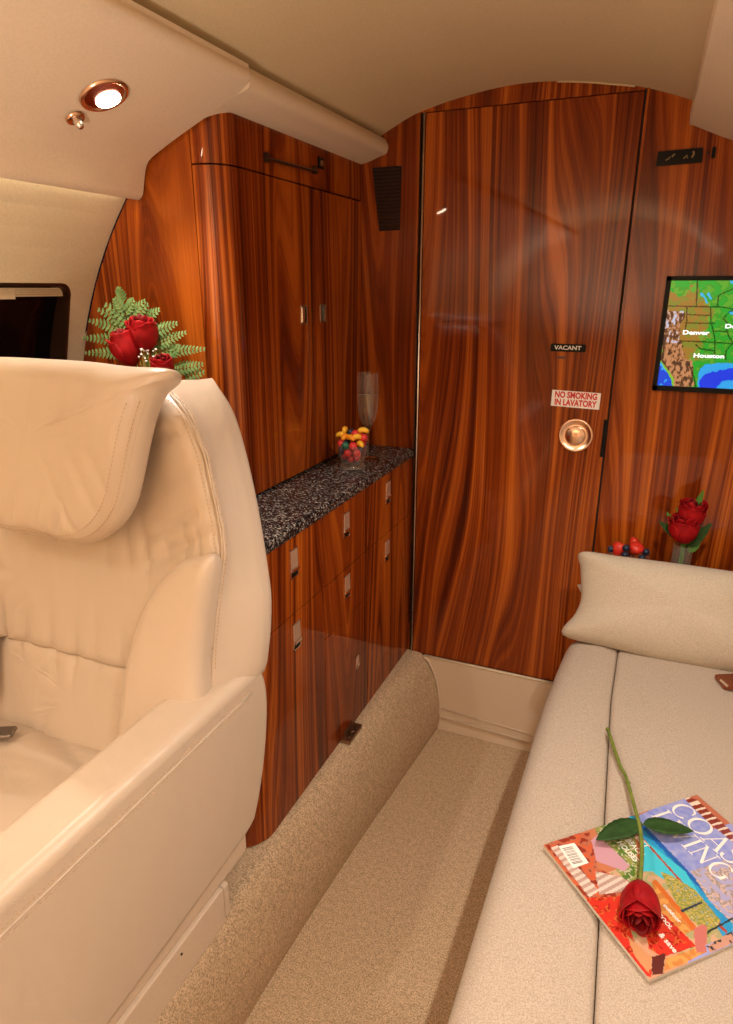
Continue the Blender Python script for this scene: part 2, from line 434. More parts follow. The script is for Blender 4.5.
# louvre vent
vt = thing('air_vent', 'dark tapered louvred air vent left of the lavatory door', 'vent', (-.68, YB, 1.447))
MB().prism([(-.722, YB-.002, 1.594), (-.644, YB-.002, 1.594), (-.646, YB-.002, 1.448), (-.702, YB-.002, 1.447)], (0, .0015, 0)).build('backing', DARK, vt)
sm = simple('vent_slat', (.045, .012, .006), .35)
for k in range(17):
    z = 1.452+k*.0084; a = (z-1.447)/.147; x0 = -.702-.020*a; x1 = -.646+.002*a
    MB().prism([(x0+.002, YB-.0045, z), (x1-.002, YB-.0045, z), (x1-.002, YB-.0025, z+.004), (x0+.002, YB-.0025, z+.004)], (0, .001, .0)).build('slat', sm, vt)
# black panel with amber symbols top right
bx = thing('information_sign', 'black rectangular sign panel high on the right bulkhead', 'sign', (-.017, YB, 1.558))
MB().prism([(-.061, YB-.005, 1.557), (.029, YB-.005, 1.559), (.027, YB-.005, 1.587), (-.060, YB-.005, 1.585)], (0, .004, 0)).build('sign_panel', BLACK, bx)
sy = MB(); ymm = YB-.0062
sy.tube([(-.043, ymm, 1.567), (-.038, ymm, 1.569), (-.034, ymm, 1.573)], .0012, 6)
sy.tube([(-.031, ymm, 1.573), (-.026, ymm, 1.578)], .0018, 6)
sy.tube([(-.008, ymm, 1.568), (-.002, ymm, 1.574), (0, ymm, 1.568)], .0013, 6)
sy.tube([(.008, ymm, 1.569), (.011, ymm, 1.576), (.009, ymm, 1.581)], .0019, 6)
sy.build('symbols', simple('amber_print', (.35, .24, .10), .5), bx, smooth=True)
ks = MB().box((.0445, YB-.006, 1.566), (.0515, YB-.001, 1.586)).tube([(.0375, YB-.001, 1.577), (.0375, YB-.004, 1.577)], .0022, 8).build('switch', BLACK)
tag(ks, 'tiny black rocker switch beside the black sign panel on right bulkhead', 'switch')

# ---------------- screen with the map
tv = thing('wall_screen', 'flat screen showing a coloured relief map of the United States', 'screen', (.19, YB, 1.08))
SX0, SX1, SZ0, SZ1 = -.0095, .380, 1.083, 1.334
fr = MB()
for a, b in (((SX0, SZ0), (SX1, SZ0+.0115)), ((SX0, SZ1-.0095), (SX1, SZ1)), ((SX0, SZ0), (SX0+.0105, SZ1)), ((SX1-.0105, SZ0), (SX1, SZ1))):
    fr.box((a[0], YB-.012, a[1]), (b[0], YB-.001, b[1]))
fr.build('bezel', BLACK, tv)
def fbm(x, y, s=0): return mnoise.fractal(Vector((x, y, s)), 1.0, 2.0, 5)
# picture coordinates u (0..1.56 right), w (0 top..1 bottom) from the photographed screen
def poly_dist(p, pl):
    best = 9
    for (ax, ay), (bx_, by_) in zip(pl, pl[1:]):
        dx, dy = bx_-ax, by_-ay; t = max(0, min(1, ((p[0]-ax)*dx+(p[1]-ay)*dy)/(dx*dx+dy*dy+1e-9)))
        best = min(best, math.hypot(p[0]-ax-dx*t, p[1]-ay-dy*t))
    return best
def sp_(x, y): return ((x-(235-110*(y-145)/770))*.001244, (y-145)/770)
def SPL(*a): return [sp_(*p) for p in a]
borders = [SPL(*q) for q in (((418,146),(412,320)), ((215,325),(600,330),(700,352),(900,350)), ((345,325),(345,385)), ((345,385),(470,390),(505,388)), ((330,445),(540,445)),
   ((345,385),(345,445),(330,500)), ((510,330),(515,440),(540,540),(545,580)), ((300,575),(545,580)), ((545,580),(640,585),(800,585)), ((410,600),(440,630),(540,640),(545,665)),
   ((560,325),(562,250),(690,190)), ((540,500),(630,500)), ((600,410),(640,362),(690,350)), ((600,410),(625,440)), ((620,480),(640,540),(670,580),(620,640),(620,700)),
   ((360,740),(400,850),(410,915)), ((720,360),(740,560)), ((860,400),(840,600)), ((700,460),(900,470)), ((700,650),(860,660)), ((545,580),(540,660),(545,700)))]
GULF = SPL((440,780),(475,742),(560,728),(690,722),(800,730),(830,760),(845,860),(830,925),(425,925),(425,850))
DEEP = SPL((470,812),(600,775),(690,755),(790,770),(800,850),(640,850),(590,870),(550,925),(436,925),(440,850))
PAC = SPL((130,735),(155,748),(190,800),(230,860),(247,925),(100,925))
PACG = SPL((140,715),(170,745),(205,790),(248,855),(262,925),(100,925))
MNT = SPL((180,340),(330,385),(350,420),(305,480),(300,600),(330,680),(385,770),(398,925),(240,925),(140,740))
PLA = SPL((190,200),(330,230),(420,170),(430,260),(500,300),(512,400),(480,500),(440,600),(400,690),(440,720),(390,760),(300,700),(180,400))
LAKE = [SPL((480,238),(500,232),(525,268),(515,280)), SPL((438,235),(455,232),(500,300),(490,310)), SPL((638,148),(700,146),(720,168),(660,170)), SPL((638,362),(700,352),(720,372),(650,382)), SPL((730,300),(800,310),(780,345)), SPL((760,360),(790,380),(770,450))]
def inpoly(x, y, P):
    c = False; n = len(P)
    for i in range(n):
        x1, y1 = P[i]; x2, y2 = P[(i+1) % n]
        if (y1 > y) != (y2 > y) and x < (x2-x1)*(y-y1)/(y2-y1)+x1: c = not c
    return c
def mapcol(u, w):
    n = fbm(u*5, w*5, 1); n2 = fbm(u*16, w*16, 2); n3 = fbm(u*34, w*20, 5)
    cu = u+.012*n2; cw = w+.012*n3
    if inpoly(cu, cw, PAC): c = (.01, .07, .75) if n2 > -.3 else (.03, .42, .90)
    elif inpoly(cu, cw, DEEP): c = (.01, .05, .85)
    elif inpoly(cu, cw, GULF) or cu > 1.30+.25*(.6-cw): c = (.03, .42, .90)
    elif any(inpoly(cu, cw, P) for P in LAKE): c = (.05, .50, .92)
    elif inpoly(cu, cw, PACG): c = (.25, .60, .03)
    elif inpoly(u+.05*n2, w+.04*n, MNT):
        if n3 > .22 and .28 < w < .58 and u < .20: c = (.60, .62, .80)
        elif n3 > .05: c = (.62, .27, .12)
        elif n3 > -.14: c = (.38, .15, .05)
        else: c = (.10, .04, .02)
    elif inpoly(u+.09*n2, w+.08*n, PLA): c = (.40, .20, .03) if n2 > -.1 else (.26, .26, .03)
    elif inpoly(u+.03-.10*n2, w+.08*n, PLA): c = (.22, .38, .03)
    else: c = (.02, .42, .03) if n2 > .08 else ((.045, .33, .015) if n2 > -.15 else (.12, .42, .03))
    for b in borders:
        if poly_dist((u+.004*n3, w+.004*n3), b) < .0062: c = tuple(x*.25 for x in c); break
    return c
def painted_grid(name, P0, X, Y, wx, wy, nx, ny, fn, mat, parent):
    """grid mesh with per-face colour from fn(u,w)"""
    v = []; f = []; cols = []
    X = Vector(X); Y = Vector(Y); P0 = Vector(P0); off = world_of(parent)
    for j in range(ny+1):
        for i in range(nx+1): v.append(P0+X*(wx*i/nx)+Y*(wy*j/ny)-off)
    for j in range(ny):
        for i in range(nx):
            a = j*(nx+1)+i; f.append((a, a+1, a+nx+2, a+nx+1)); cols.append(fn((i+.5)/nx, (j+.5)/ny))
    me = bpy.data.meshes.new(name); me.from_pydata([tuple(p) for p in v], [], f)
    ca = me.color_attributes.new('Col', 'FLOAT_COLOR', 'CORNER')
    buf = []
    for c in cols: buf += [c[0], c[1], c[2], 1]*4
    ca.data.foreach_set('color', buf)
    return link(name, me, mat, parent)
m, nt, b = newmat('map_screen'); at = nt.nodes.new('ShaderNodeAttribute'); at.attribute_name = 'Col'
b.inputs['Base Color'].default_value = (.01, .01, .01, 1); b.inputs['Roughness'].default_value = .08; b.inputs['Specular IOR Level'].default_value = .25
lk(nt, at.outputs['Color'], b.inputs['Emission Color']); b.inputs['Emission Strength'].default_value = .62
SCR = m
gx0, gx1, gz0, gz1 = SX0+.010, SX1-.010, SZ0+.011, SZ1-.009
H = gz1-gz0
painted_grid('display', (gx0, YB-.006, gz1), (1, 0, 0), (0, 0, -1), gx1-gx0, H, 330, 200, lambda u, w: mapcol(u*(gx1-gx0)/H, w), SCR, tv)
wt = simple('screen_white', (.5, .5, .5), .5, emis=(1, 1, 1), es=.85)
for s_, u_, w_ in (('Denver', .038, .480), ('Houston', .067, .695), ('Detroit', .121, .415)):
    text_mesh('lettering', s_, .0125, wt, (gx0+u_, YB-.0068, gz1-w_*H), (1, 0, 0), (0, 0, 1), tv, align='LEFT', sx=1.42, bold=.0004)

# ---------------- kick panel under the door
lx = [(-.545, .252), (-.530, .238), (-.512, .205), (-.499, .16), (-.488, .10), (-.487, .055)]
kp = MB().prism([(x, YB-.010, z) for x, z in lx]+[(-.10, YB-.010, .038), (-.10, YB-.010, .252)], (0, .012, 0))
kp = kp.build('baseboard_front', KICK); struct(kp)
edge = crom([(x, YB-.011, z) for x, z in lx], 4)+[Vector((-.10, YB-.011, .038))]
MB().tube(edge, .0035, 8).build('piping', KICK, kp, smooth=True)
MB().tube([(-.487, YB-.012, .085), (-.10, YB-.012, .066)], .0022, 6).build('piping', KICK, kp, smooth=True)
MB().tube([(-.545, YB-.010, .254), (-.10, YB-.010, .254)], .0035, 6).build('piping', WALLM, kp, smooth=True)
tb = MB().prism([(-.490, YB-.004, .050), (-.10, YB-.004, .036), (-.10, YB-.004, .002), (-.495, YB-.004, .002)], (0, .004, 0)).build('trim_2', VAL); struct(tb)

# ---------------- valances
def valtop(x):   # underside height of left valance
    P = [(-.985, 1.473), (-.925, 1.465), (-.915, 1.50), (-.902, 1.528), (-.83, 1.563), (-.756, 1.594), (-.68, 1.628)]
    for (a, za), (b_, zb) in zip(P, P[1:]):
        if a <= x <= b_: return za+(zb-za)*(x-a)/(b_-a)
    return 1.628 if x > -.68 else 1.47
def valance(name, ya, yb, side, ina, inb, label, full=True, drop=0):
    rws = []
    for i in range(9):
        y = ya+(yb-ya)*i/8; xin = ina+(inb-ina)*i/8
        s_ = [(-1.010, 1.505), (-.960, 1.490), (-.948, 1.472), (-.935, 1.465), (-.922, 1.474), (-.914, 1.503), (-.902, 1.528), (-.87, 1.545), (-.83, 1.563), (-.756, 1.594), (-.715, 1.612), (xin-.010, 1.626), (xin-.002, 1.632), (xin+.002, 1.640), (xin-.001, 1.650), (xin-.012, 1.655), (-.80, 1.615), (-.90, 1.575), (-.99, 1.53)] if full else \
             [(-.85, 1.5600), (-.80, 1.5815), (-.757, 1.6005), (-.752, 1.6035), (-.730, 1.608), (-.706, 1.6165), (xin-.006, 1.622), (xin, 1.629), (xin+.002, 1.640), (xin-.003, 1.650), (xin-.014, 1.654), (-.760, 1.625), (-.85, 1.585)]
        pts = crom([(x if side < 0 else 2*XC-x, y, z) for x, z in s_], 3, True)
        rws.append(pts)
    v, f = loft(rws, closed=True)
    o = mesh(name, v, f, VAL, smooth=True)
    m_ = o.modifiers.new('e', 'EDGE_SPLIT'); m_.split_angle = math.radians(50)
    return tag(o, label, 'overhead panel')
valance('overhead_panel', Y0+.01, 1.094, -1, -.640, -.679, 'long cream leather overhead panel holding the recessed reading light')
valance('overhead_panel', 1.097, YB-.002, -1, -.681, -.681, 'short cream overhead lip running above the tall walnut cabinet', full=False)
# right hand one: vertical inner lip
rws = []
for i in range(6):
    y = Y0+.01+(YB-.004-Y0-.01)*i/5
    s_ = [(-.006, 1.634), (-.006, 1.670), (.002, 1.676), (.06, 1.664), (.20, 1.585), (.31, 1.52), (.24, 1.50), (.215, 1.53), (.12, 1.580), (.06, 1.604), (.004, 1.629)]
    PT = onZ((714, 0), 1.672); dx = (PT.x+.006)*(YB-y)/(YB-PT.y)
    rws.append(crom([(x+dx if x < .1 else x, y, z) for k, (x, z) in enumerate(s_)], 2, True))
v, f = loft(rws, closed=True); o = mesh('overhead_panel', v, f, VAL, smooth=True); o.modifiers.new('e', 'EDGE_SPLIT').split_angle = math.radians(45)
tag(o, 'cream overhead panel cutting into the upper right above the screen', 'overhead panel')

# recessed light + air nozzle : on the sloped face
vn = Vector((-(1.594-1.528), 0, (.902-.756))).normalized()*-1     # outward (down/inboard) normal
if vn.z > 0: vn = -vn
vP = (-.83, .9, 1.5615)
def onval(p, lift=0): return onP(p, Vector(vP)+vn*lift, vn)
lc = onval((104, 95), .001)
t1 = Vector((0, 1, 0)); t2 = vn.cross(t1)
lamp = thing('reading_light', 'round chrome recessed reading light glowing in the overhead panel', 'light', lc)
rr_ = (onval((128, 93))-onval((80, 97))).length/2
MB().lathe([(rr_*1.02, .0002), (rr_*1.0, .0030), (rr_*.93, .0042), (rr_*.86, .0022), (rr_*.80, .0008), (rr_*.72, .0004)], lc, vn, 40).build('bezel', COPPER, lamp, smooth=True)
MB().lathe([(rr_*.80, .0012), (rr_*.5, .0014), (.0001, .0015)], lc, vn, 32).build('reflector', simple('dim_reflector', (.35, .15, .11), .2, 1), lamp, smooth=True)
bc = onval((108, 99), .002)
MB().lathe([(rr_*.52, .0005), (rr_*.5, .0025), (rr_*.3, .004), (.0001, .0045)], bc, vn, 32).build('bulb', simple('warm_bulb', (1, 1, 1), .5, emis=(1, .80, .55), es=30), lamp, smooth=True)
nc = onval((75, 118), .001)
nz = thing('air_nozzle', 'small bronze swivelling air nozzle beside the reading light', 'nozzle', nc)
MB().lathe([(.0150, 0), (.0140, .003), (.011, .004), (.0095, .001), (.0001, .001)], nc, vn, 24).build('bezel', COPPER, nz, smooth=True)
MB().lathe([(.006, 0), (.0065, .012), (.004, .017), (.0001, .017)], nc, (vn+Vector((.35, 0, -.1))).normalized(), 16).build('nozzle', CHROME, nz, smooth=True)

# ---------------- tall cabinet
XU, YS = -.751, 1.10
tc = thing('tall_cabinet', 'glossy walnut upper cabinet with rounded corner standing on the granite counter', 'cabinet', (-.90, 1.40, .891))
zb = .892
r_ = .055
def cpath(x0, y1, th=0):
    """plan path of the outside: side face -> round corner -> front face"""
    p = [(x0, YS)]
    cx_, cy_ = XU-r_, YS+r_
    for k in range(13):
        a = -PI/2+PI/2*k/12; p.append((cx_+r_*math.cos(a), cy_+r_*math.sin(a)))
    p.append((XU, y1)); return p
def ribbon(path, z0, topf, th=.012):
    v = []; f = []; n = len(path)
    def inn(i):
        a = Vector(path[max(i-1, 0)]); b_ = Vector(path[min(i+1, n-1)]); t = (b_-a).normalized(); nn = Vector((-t.y, t.x)); return Vector(path[i])+nn*th
    for i, (x, y) in enumerate(path):
        q = inn(i); zt = topf(x)
        v += [(x, y, z0), (x, y, zt), (q.x, q.y, zt), (q.x, q.y, z0)]
    for i in range(n-1):
        for a in range(4):
            b_ = (a+1) % 4; f.append((i*4+a, i*4+b_, (i+1)*4+b_, (i+1)*4+a))
    f += [(0, 1, 2, 3), tuple((n-1)*4+k for k in (3, 2, 1, 0))]
    return v, f
def sm_split(o, a=30):
    for p in o.data.polygons: p.use_smooth = True
    m_ = o.modifiers.new('e', 'EDGE_SPLIT'); m_.split_angle = math.radians(a); return o
v, f = ribbon(cpath(-.811, 1.428), zb+.002, lambda x: 1.517)
dl = sm_split(mesh('door', v, f, W[4], tc))
dr = bevel(MB().box((XU-.012, 1.431, zb+.002), (XU, 1.716, 1.517)).build('door', W[5], tc), .001, 2)
hp = cpath(-.811, 1.60)
v, f = ribbon(hp[:-1]+[(XU, YS+r_+.002), (XU, 1.716)], 1.520, lambda x: valtop(x)+.012 if x < -.760 else 1.6030)
sm_split(mesh('header_panel', v, f, W[4], tc))
# side panel following the fuselage
sp = [(-.8135, zb), (-.8135, valtop(-.8135)+.012), (-.86, valtop(-.86)+.015), (-.91, 1.55), (-.935, 1.53)]
zz = [1.50, 1.46, 1.40, 1.32, 1.24, 1.16, 1.08, 1.0, zb]
sp += [(wallx(z)+.003, z) for z in zz]
MB().prism([(x, YS+.001, z) for x, z in sp], (0, .015, 0)).build('side_panel', W[6], tc)
MB().box((-.805, YS+.03, zb), (XU-.013, 1.715, 1.575)).box((-.84, YS+.017, zb), (-.805, YS+.06, 1.54)).build('carcass', DARK, tc)
PADDLE = simple('bronze_paddle', (.62, .42, .31), .42, .55)
# latches
def latch_v(y, z, w, h, parent, x, flip=False, lying=False):
    m_ = MB(); t = .0018; e = .0024
    h *= 1.08; m_.box((x, y-w/2, z-h/2), (x+t, y-w/2+e, z+h/2)); m_.box((x, y+w/2-e, z-h/2), (x+t, y+w/2, z+h/2))
    m_.box((x, y-w/2, z-h/2), (x+t, y+w/2, z-h/2+e)); m_.box((x, y-w/2, z+h/2-e), (x+t, y+w/2, z+h/2))
    if lying:   # upper doors: paddle to one side
        s_ = 1 if flip else -1
        m_.box((x, y-w/2+e, z-h/2+e), (x+.0006, y+w/2-e, z+h/2-e), 1)
        yy = y+s_*w*.22; m_.box((x+.0005, yy-w*.18, z-h/2+.004), (x+.0035, yy+w*.18, z+h/2-.004))
    else:
        m_.box((x, y-w/2+e, z-h/2+e), (x+.0006, y+w/2-e, z+h/2-e), 1)
        m_.box((x+.0005, y-w/2+e, z-h*.14), (x+.0025, y+w/2-e, z+h/2-e-.001), 2)
        m_.box((x+.0005, y-w/2+e, z-h*.26), (x+.0055, y+w/2-e, z-h*.15))
    return m_.build('latch', [CHROME, BLACK, PADDLE], parent)
latch_v(1.391, 1.252, .030, .038, dl, XU, False, True)
latch_v(1.487, 1.252, .030, .038, dr, XU, True, True)
hb = MB(); hb.box((XU, 1.247, 1.540), (XU+.010, 1.255, 1.556)); hb.box((XU, 1.448, 1.547), (XU+.010, 1.456, 1.562))
hb.tube([(XU+.009, 1.249, 1.545), (XU+.009, 1.454, 1.5505)], .0032, 8)
hb.build('pull_bar', BRONZE, tc)
lkm = MB().box((XU, 1.475, 1.562), (XU+.003, 1.502, 1.584), 1).box((XU+.003, 1.484, 1.567), (XU+.0045, 1.495, 1.578)).build('lock', [CHROME, BLACK], tc)

# ---------------- lower cabinet, counter
XL = -.599
lc_ = thing('base_cabinet', 'low glossy walnut cabinet with drawers and latched doors under the granite', 'cabinet', (-.85, 1.28, .258))
rl = .075
cp = [(-.92, .852)]+[(XL-rl+rl*math.cos(-PI/2+PI/2*k/10), .852+rl+rl*math.sin(-PI/2+PI/2*k/10)) for k in range(11)]+[(XL, .938)]
v, f = ribbon(cp, .262, lambda x: .8625)
sm_split(mesh('corner_panel', v, f, W[7], lc_))
def front(kind, y0, y1, z0, z1, mat, ly=None, lz=None, lw=.030, lh=.056):
    o = bevel(MB().box((XL-.015, y0, z0), (XL, y1, z1)).build(kind, mat, lc_), .0008, 2)
    if ly: latch_v(ly, lz, lw, lh, o, XL)
    return o
c1, c2, c3 = .9395, 1.163, 1.401
g = .0028
front('drawer', c1, c2, .7028, .8625, W[7], 1.040, .808)
front('door', c1, c2, .262, .6996, W[7], 1.040, .652)
front('drawer', c2+g, c3, .7028, .8625, W[8], 1.280, .808)
front('drawer', c2+g, c3, .5775, .6996, W[8], 1.281, .657)
front('door', c2+g, c3, .262, .5745, W[8], 1.335, .428, .018, .034)
front('drawer', c3+g, 1.717, .7028, .8625, W[9], 1.534, .813)
front('door', c3+g, 1.717, .262, .6996, W[9], 1.532, .654)
MB().prism([(-1.08, .87, .258), (XL-.06, .87, .258), (XL-.02, .93, .258), (XL-.0152, 1.70, .258), (-1.08, 1.70, .258)], (0, 0, .604)).build('carcass', DARK, lc_)
# counter
rc = .085; XF = -.588
cpts = [(wallx(.88)+.006, .842), (XF-rc, .842)]+[(XF-rc+rc*math.cos(-PI/2+PI/2*k/10), .842+rc+rc*math.sin(-PI/2+PI/2*k/10)) for k in range(1, 11)]+[(XF-.002, 1.3), (XF-.006, YB-.004), (wallx(.88)+.006, YB-.004)]
ct = MB().prism([(x, y, .8650) for x, y in cpts], (0, 0, .0245)).build('countertop', GRAN); bevel(ct, .006, 3)
tag(ct, 'speckled black and grey granite counter on the low walnut cabinet', 'counter')
# small foot catch
fc = thing('door_catch', 'small bronze catch at carpet level against the walnut base cabinet', 'catch', (-.585, 1.268, .258))
fo = bevel(MB().box((-.598, 1.235, .2585), (-.574, 1.310, .268)).box((-.600+.002, 1.25, .268), (-.594, 1.30, .279)).build('plate', simple('aged_bronze', (.32, .20, .12), .35, .9), fc), .001, 2)
MB().lathe([(.0045, 0), (.0045, .002), (.0001, .003)], (-.583, 1.252, .268), seg=12).lathe([(.0045, 0), (.0045, .002), (.0001, .003)], (-.583, 1.292, .268), seg=12).tube([(-.590, 1.262, .270), (-.578, 1.272, .273), (-.582, 1.284, .270)], .004, 8).build('screws', BRONZE, fc, smooth=True)

# ---------------- armchair
CX = -.80
ch = thing('armchair', 'large cream leather armchair with thick headrest facing the camera at left', 'armchair', (CX, .45, .258))
SL = .2
def ys(z): return .625+SL*(z-.6)
ns = Vector((0, -1, SL)).normalized()
def onback(p, off=0): return onP(p, (0, ys(.6)+off, .6), ns)
seam = [onback(p) for p in ((154, 388), (169, 397), (184, 414), (200, 455), (215, 523), (219, 554), (213, 596), (208, 645), (206, 695))]
sil = [onback(p, .080) for p in ((210, 384), (220, 401), (233, 443), (244, 489), (252, 531), (258, 569), (265, 620), (266, 635), (257, 655))]
def interp(tab, z):
    tab = sorted(tab, key=lambda p: p.z)
    if z <= tab[0].z: return tab[0].x
    for a, b_ in zip(tab, tab[1:]):
        if z <= b_.z: return a.x+(b_.x-a.x)*(z-a.z)/(b_.z-a.z+1e-9)
    return tab[-1].x
rows = []
ZB, ZT = .744, 1.176
levels = [ZB, ZB+.003, ZB+.010, ZB+.022, ZB+.04]+[ZB+.06+(ZT-.05-ZB-.06)*i/44 for i in range(45)]+[ZT-.038, ZT-.028, ZT-.019, ZT-.012, ZT-.007, ZT-.003, ZT-.001, ZT]
for z in levels:
    k = 1.0
    if z < ZB+.022: k = math.sqrt(max(0, 1-(1-(z-ZB)/.022)**2))
    dt = ZT-z
    kt = 1.0 if dt > .06 else math.sqrt(max(0, 1-(1-dt/.06)**2))
    kk = min(k, kt)
    ins = .016*(1-k) if k < 1 else .052*(1-kt)
    xs_ = interp(seam, z)-ins*.8; xr = max(sum(interp(sil, min(1.17, max(.80, z+d_))) for d_ in (-.05, -.033, -.016, 0, .016, .033, .05))/7, xs_-.03)-ins
    s0 = ys(z)+ins
    hw = xs_-CX; hr = xr-CX
    yc = s0+.026
    half = [(0, yc), (.06, yc), (.12, yc-.001), (max(.125, hw-.10), yc-.007), (hw-.055, s0+.006), (hw-.022, s0-.002), (hw-.004, s0+.002), (hw, s0+.007), (hw+.006, s0+.008), (hw+(hr-hw)*.45, s0+.030), (hw+(hr-hw)*.85, s0+.062), (hr, s0+.088), (hr-.008, s0+.118-ins), (hr-.045, s0+.140-ins*2), (.12, s0+.148-ins*2), (0, s0+.150-ins*2)]
    pr = [Vector((CX+a, b_, z)) for a, b_ in half]
    pl = [Vector((CX-a, b_, z)) for a, b_ in half[1:-1]][::-1]
    rows.append(crom(pr+pl, 9, True))
# gentle pulls in the leather
def folds(x, z, seed, freq, amp, sharp=3.0):
    """irregular gathered folds: ridges with narrow valleys"""
    w_ = x*freq+2.2*mnoise.noise(Vector((x*9, z*4, seed)))
    v_ = abs(math.sin(w_)); a_ = amp*(.55+.9*mnoise.noise(Vector((x*14, seed*2.0, 1))))
    return 1.55*a_*(1-v_)**(sharp*.55)      # positive = pushed in
def wrinkle_back(p):
    x = abs(p.x-CX); d = 0
    if p.y > ys(p.z)+.034: return 0
    # pulls fanning out from under the headrest towards the wing
    if .10 < x < .33 and .86 < p.z < 1.16:
        a = (p.z-1.0)-.45*(x-.2)
        d += folds(a, x, 3, 52, .0085, 3.2)*math.exp(-((x-.20)/.065)**2)*(1 if p.z < 1.12 else .4)
    if x < .26:
        d += folds(p.x, p.z, 7, 62, .0095, 3)*math.exp(-((p.z-.755)/.060)**2)
        d += folds(p.x+.25*(p.z-.95), p.z, 5, 75, .0070, 3)*math.exp(-((p.z-.945)/.045)**2)
        d += .0025*mnoise.noise(Vector((p.x*9, p.z*7, 4)))
    # diagonal gathers where cushion meets bolster
    if .08 < x < .20: d += folds(x*.7+p.z*.9, 0, 9, 95, .0080, 2.5)*math.exp(-((x-.135)/.028)**2)*math.exp(-((p.z-.78)/.06)**2)
    return d
for r in rows:
    for p in r: p.y += wrinkle_back(p)
v, f = loft(rows, closed=True)
bk = mesh('backrest', v, f, LEA, ch, smooth=True)
# twin seams of the wing
def along(rows_idx_side, off, z0=.80, z1=1.17):
    pts = []
    for k in range(40):
        z = z1-(z1-z0)*k/39; xs_ = interp(seam, z); pts.append(Vector((CX+rows_idx_side*(xs_-CX+off), ys(z)+.004+(.002 if off > 0 else -.004), z)))
    return pts
for s_ in (1, -1):
    mb = MB(); mb.tube(crom(along(s_, .003)[::4], 4), .0019, 6); mb.build('seam', LEAD, ch, smooth=True)
def stitches(mb, path, step=.006, ln=.0036, r=.0007):
    acc = 0; path = [Vector(p) for p in path]
    tot = []; L = 0
    for a, b_ in zip(path, path[1:]):
        tot.append((L, a, b_)); L += (b_-a).length
    d = 0
    while d < L-ln:
        for l0, a, b_ in tot:
            seg = (b_-a).length
            if l0 <= d < l0+seg:
                t = (b_-a).normalized(); p = a+t*(d-l0); mb.tube([p, p+t*ln], r, 4); break
        d += step
for s_ in (1, -1):
    mb = MB()
    for off in (-.005, .009):
        pts = []
        for k in range(60):
            z = 1.165-(1.165-.80)*k/59; xs_ = interp(seam, z); pts.append(Vector((CX+s_*(xs_-CX+off), ys(z)+(-.0005 if off < 0 else .0065), z)))
        stitches(mb, pts)
    mb.build('stitching', STITCH, ch)
# bolsters
bol = [onback(p, -.014) for p in ((216, 560), (201, 556), (182, 562), (160, 584), (142, 620), (131, 660), (125, 700), (124, 745), (150, 760), (190, 745), (203, 715), (205, 660), (209, 618))]
def mir(P): return [Vector((2*CX-p.x, p.y, p.z)) for p in P]
bc_ = sum(bol, Vector())/len(bol)
for pts, cc in ((bol, bc_), ([p-Vector((.022, 0, 0)) for p in mir(bol)], mir([bc_])[0]-Vector((.022, 0, 0)))):
    o_, P_, c_ = pillow('side_bolster', pts, ns, .026, .045, LEA, ch, e=4.2, center=cc)
# lumbar cushion
lum = [(CX+sx*hx, ys(z)+.060, z+(.0 if z > .7 else 0)) for sx, hx, z in ((-1, .225, .58), (-1, .235, .65), (-1, .232, .72), (-1, .21, .744), (-1, .10, .749), (0, 0, .750), (1, .10, .749), (1, .21, .744), (1, .232, .72), (1, .235, .65), (1, .225, .58), (1, .10, .572), (0, 0, .570), (-1, .10, .572))]
def wr_l(q, s):
    t = -folds(q.x, q.z, 11, 70, .0080, 3)*math.exp(-((q.z-.742)/.040)**2)
    t += -.0045*math.exp(-((q.x-(-.865)-.1*(q.z-.7))/.005)**2)
    t += -folds(q.x*.8+q.z, 0, 13, 80, .0080, 2.5)*math.exp(-((q.x-(-.675))/.030)**2)
    return t if s < .985 else 0
pillow('lumbar_cushion', lum, ns, .026, .04, LEA, ch, e=9, wrinkle=wr_l, n=12)
# headrest
hp_ = [onback(p, -.035) for p in ((176, 377), (163, 389), (153, 410), (145, 440), (138, 475), (130, 507), (116, 529), (98, 541), (76, 542), (40, 536))]
hz0 = onback((40, 536), -.035)
right = [p for p in hp_ if p.x > CX+.02]
right = right+[Vector((CX+.0, hz0.y, right[-1].z+.002))]
zt = 1.214
topc = Vector((CX, ys(zt)-.035, zt))
R_ = [topc, topc+Vector((.08, 0, -.0005)), topc+Vector((.15, 0, -.004)), Vector((right[0].x-.010, right[0].y, right[0].z+.010))]+right
full = R_+[Vector((2*CX-p.x, p.y, p.z)) for p in R_[1:-1]][::-1]
def wr_h(q, s):
    d0 = -folds(q.x-.45*(q.z-1.0), q.z, 17, 48, .0060, 3.5)*math.exp(-((q.z-.985)/.05)**2)-folds(q.x-.25*(q.z-1.0), q.z, 21, 60, .0055, 3.5)*math.exp(-((q.z-1.12)/.05)**2)*(.4+.6*(q.x > CX+.03))
    d = .0045*mnoise.noise(Vector((q.x*13, q.z*5, 3)))
    a = (q.x-CX)*1.0+(q.z-1.08)*.55
    d += -.0042*math.exp(-((a-.085)/.006)**2)*math.exp(-((q.z-1.07)/.07)**2)
    d += -.0034*math.exp(-((a-.03)/.008)**2)*math.exp(-((q.z-1.0)/.05)**2)
    d += -.0038*math.exp(-((a-.12)/.005)**2)*math.exp(-((q.z-1.08)/.05)**2)
    return (d+d0)*(1 if s < .86 else max(0, (.93-s)/.07))
o_, HP, hc = pillow('headrest', full, ns, .034, .045, LEA, ch, e=7, wrinkle=wr_h, n=10)
mb = MB(); mb2 = MB(); pth = [hc+(p-hc)*.965+ns*.0135 for p in HP]
low = [p for p in pth if p.z < 1.165]
kz = max(range(len(pth)), key=lambda i: pth[i].z)
pth2 = pth[kz:]+pth[:kz]; pth2 = [p for p in pth2 if p.z < 1.172]
mb.tube(pth2, .0017, 6); mb.build('piping', LEAD, ch, smooth=True)
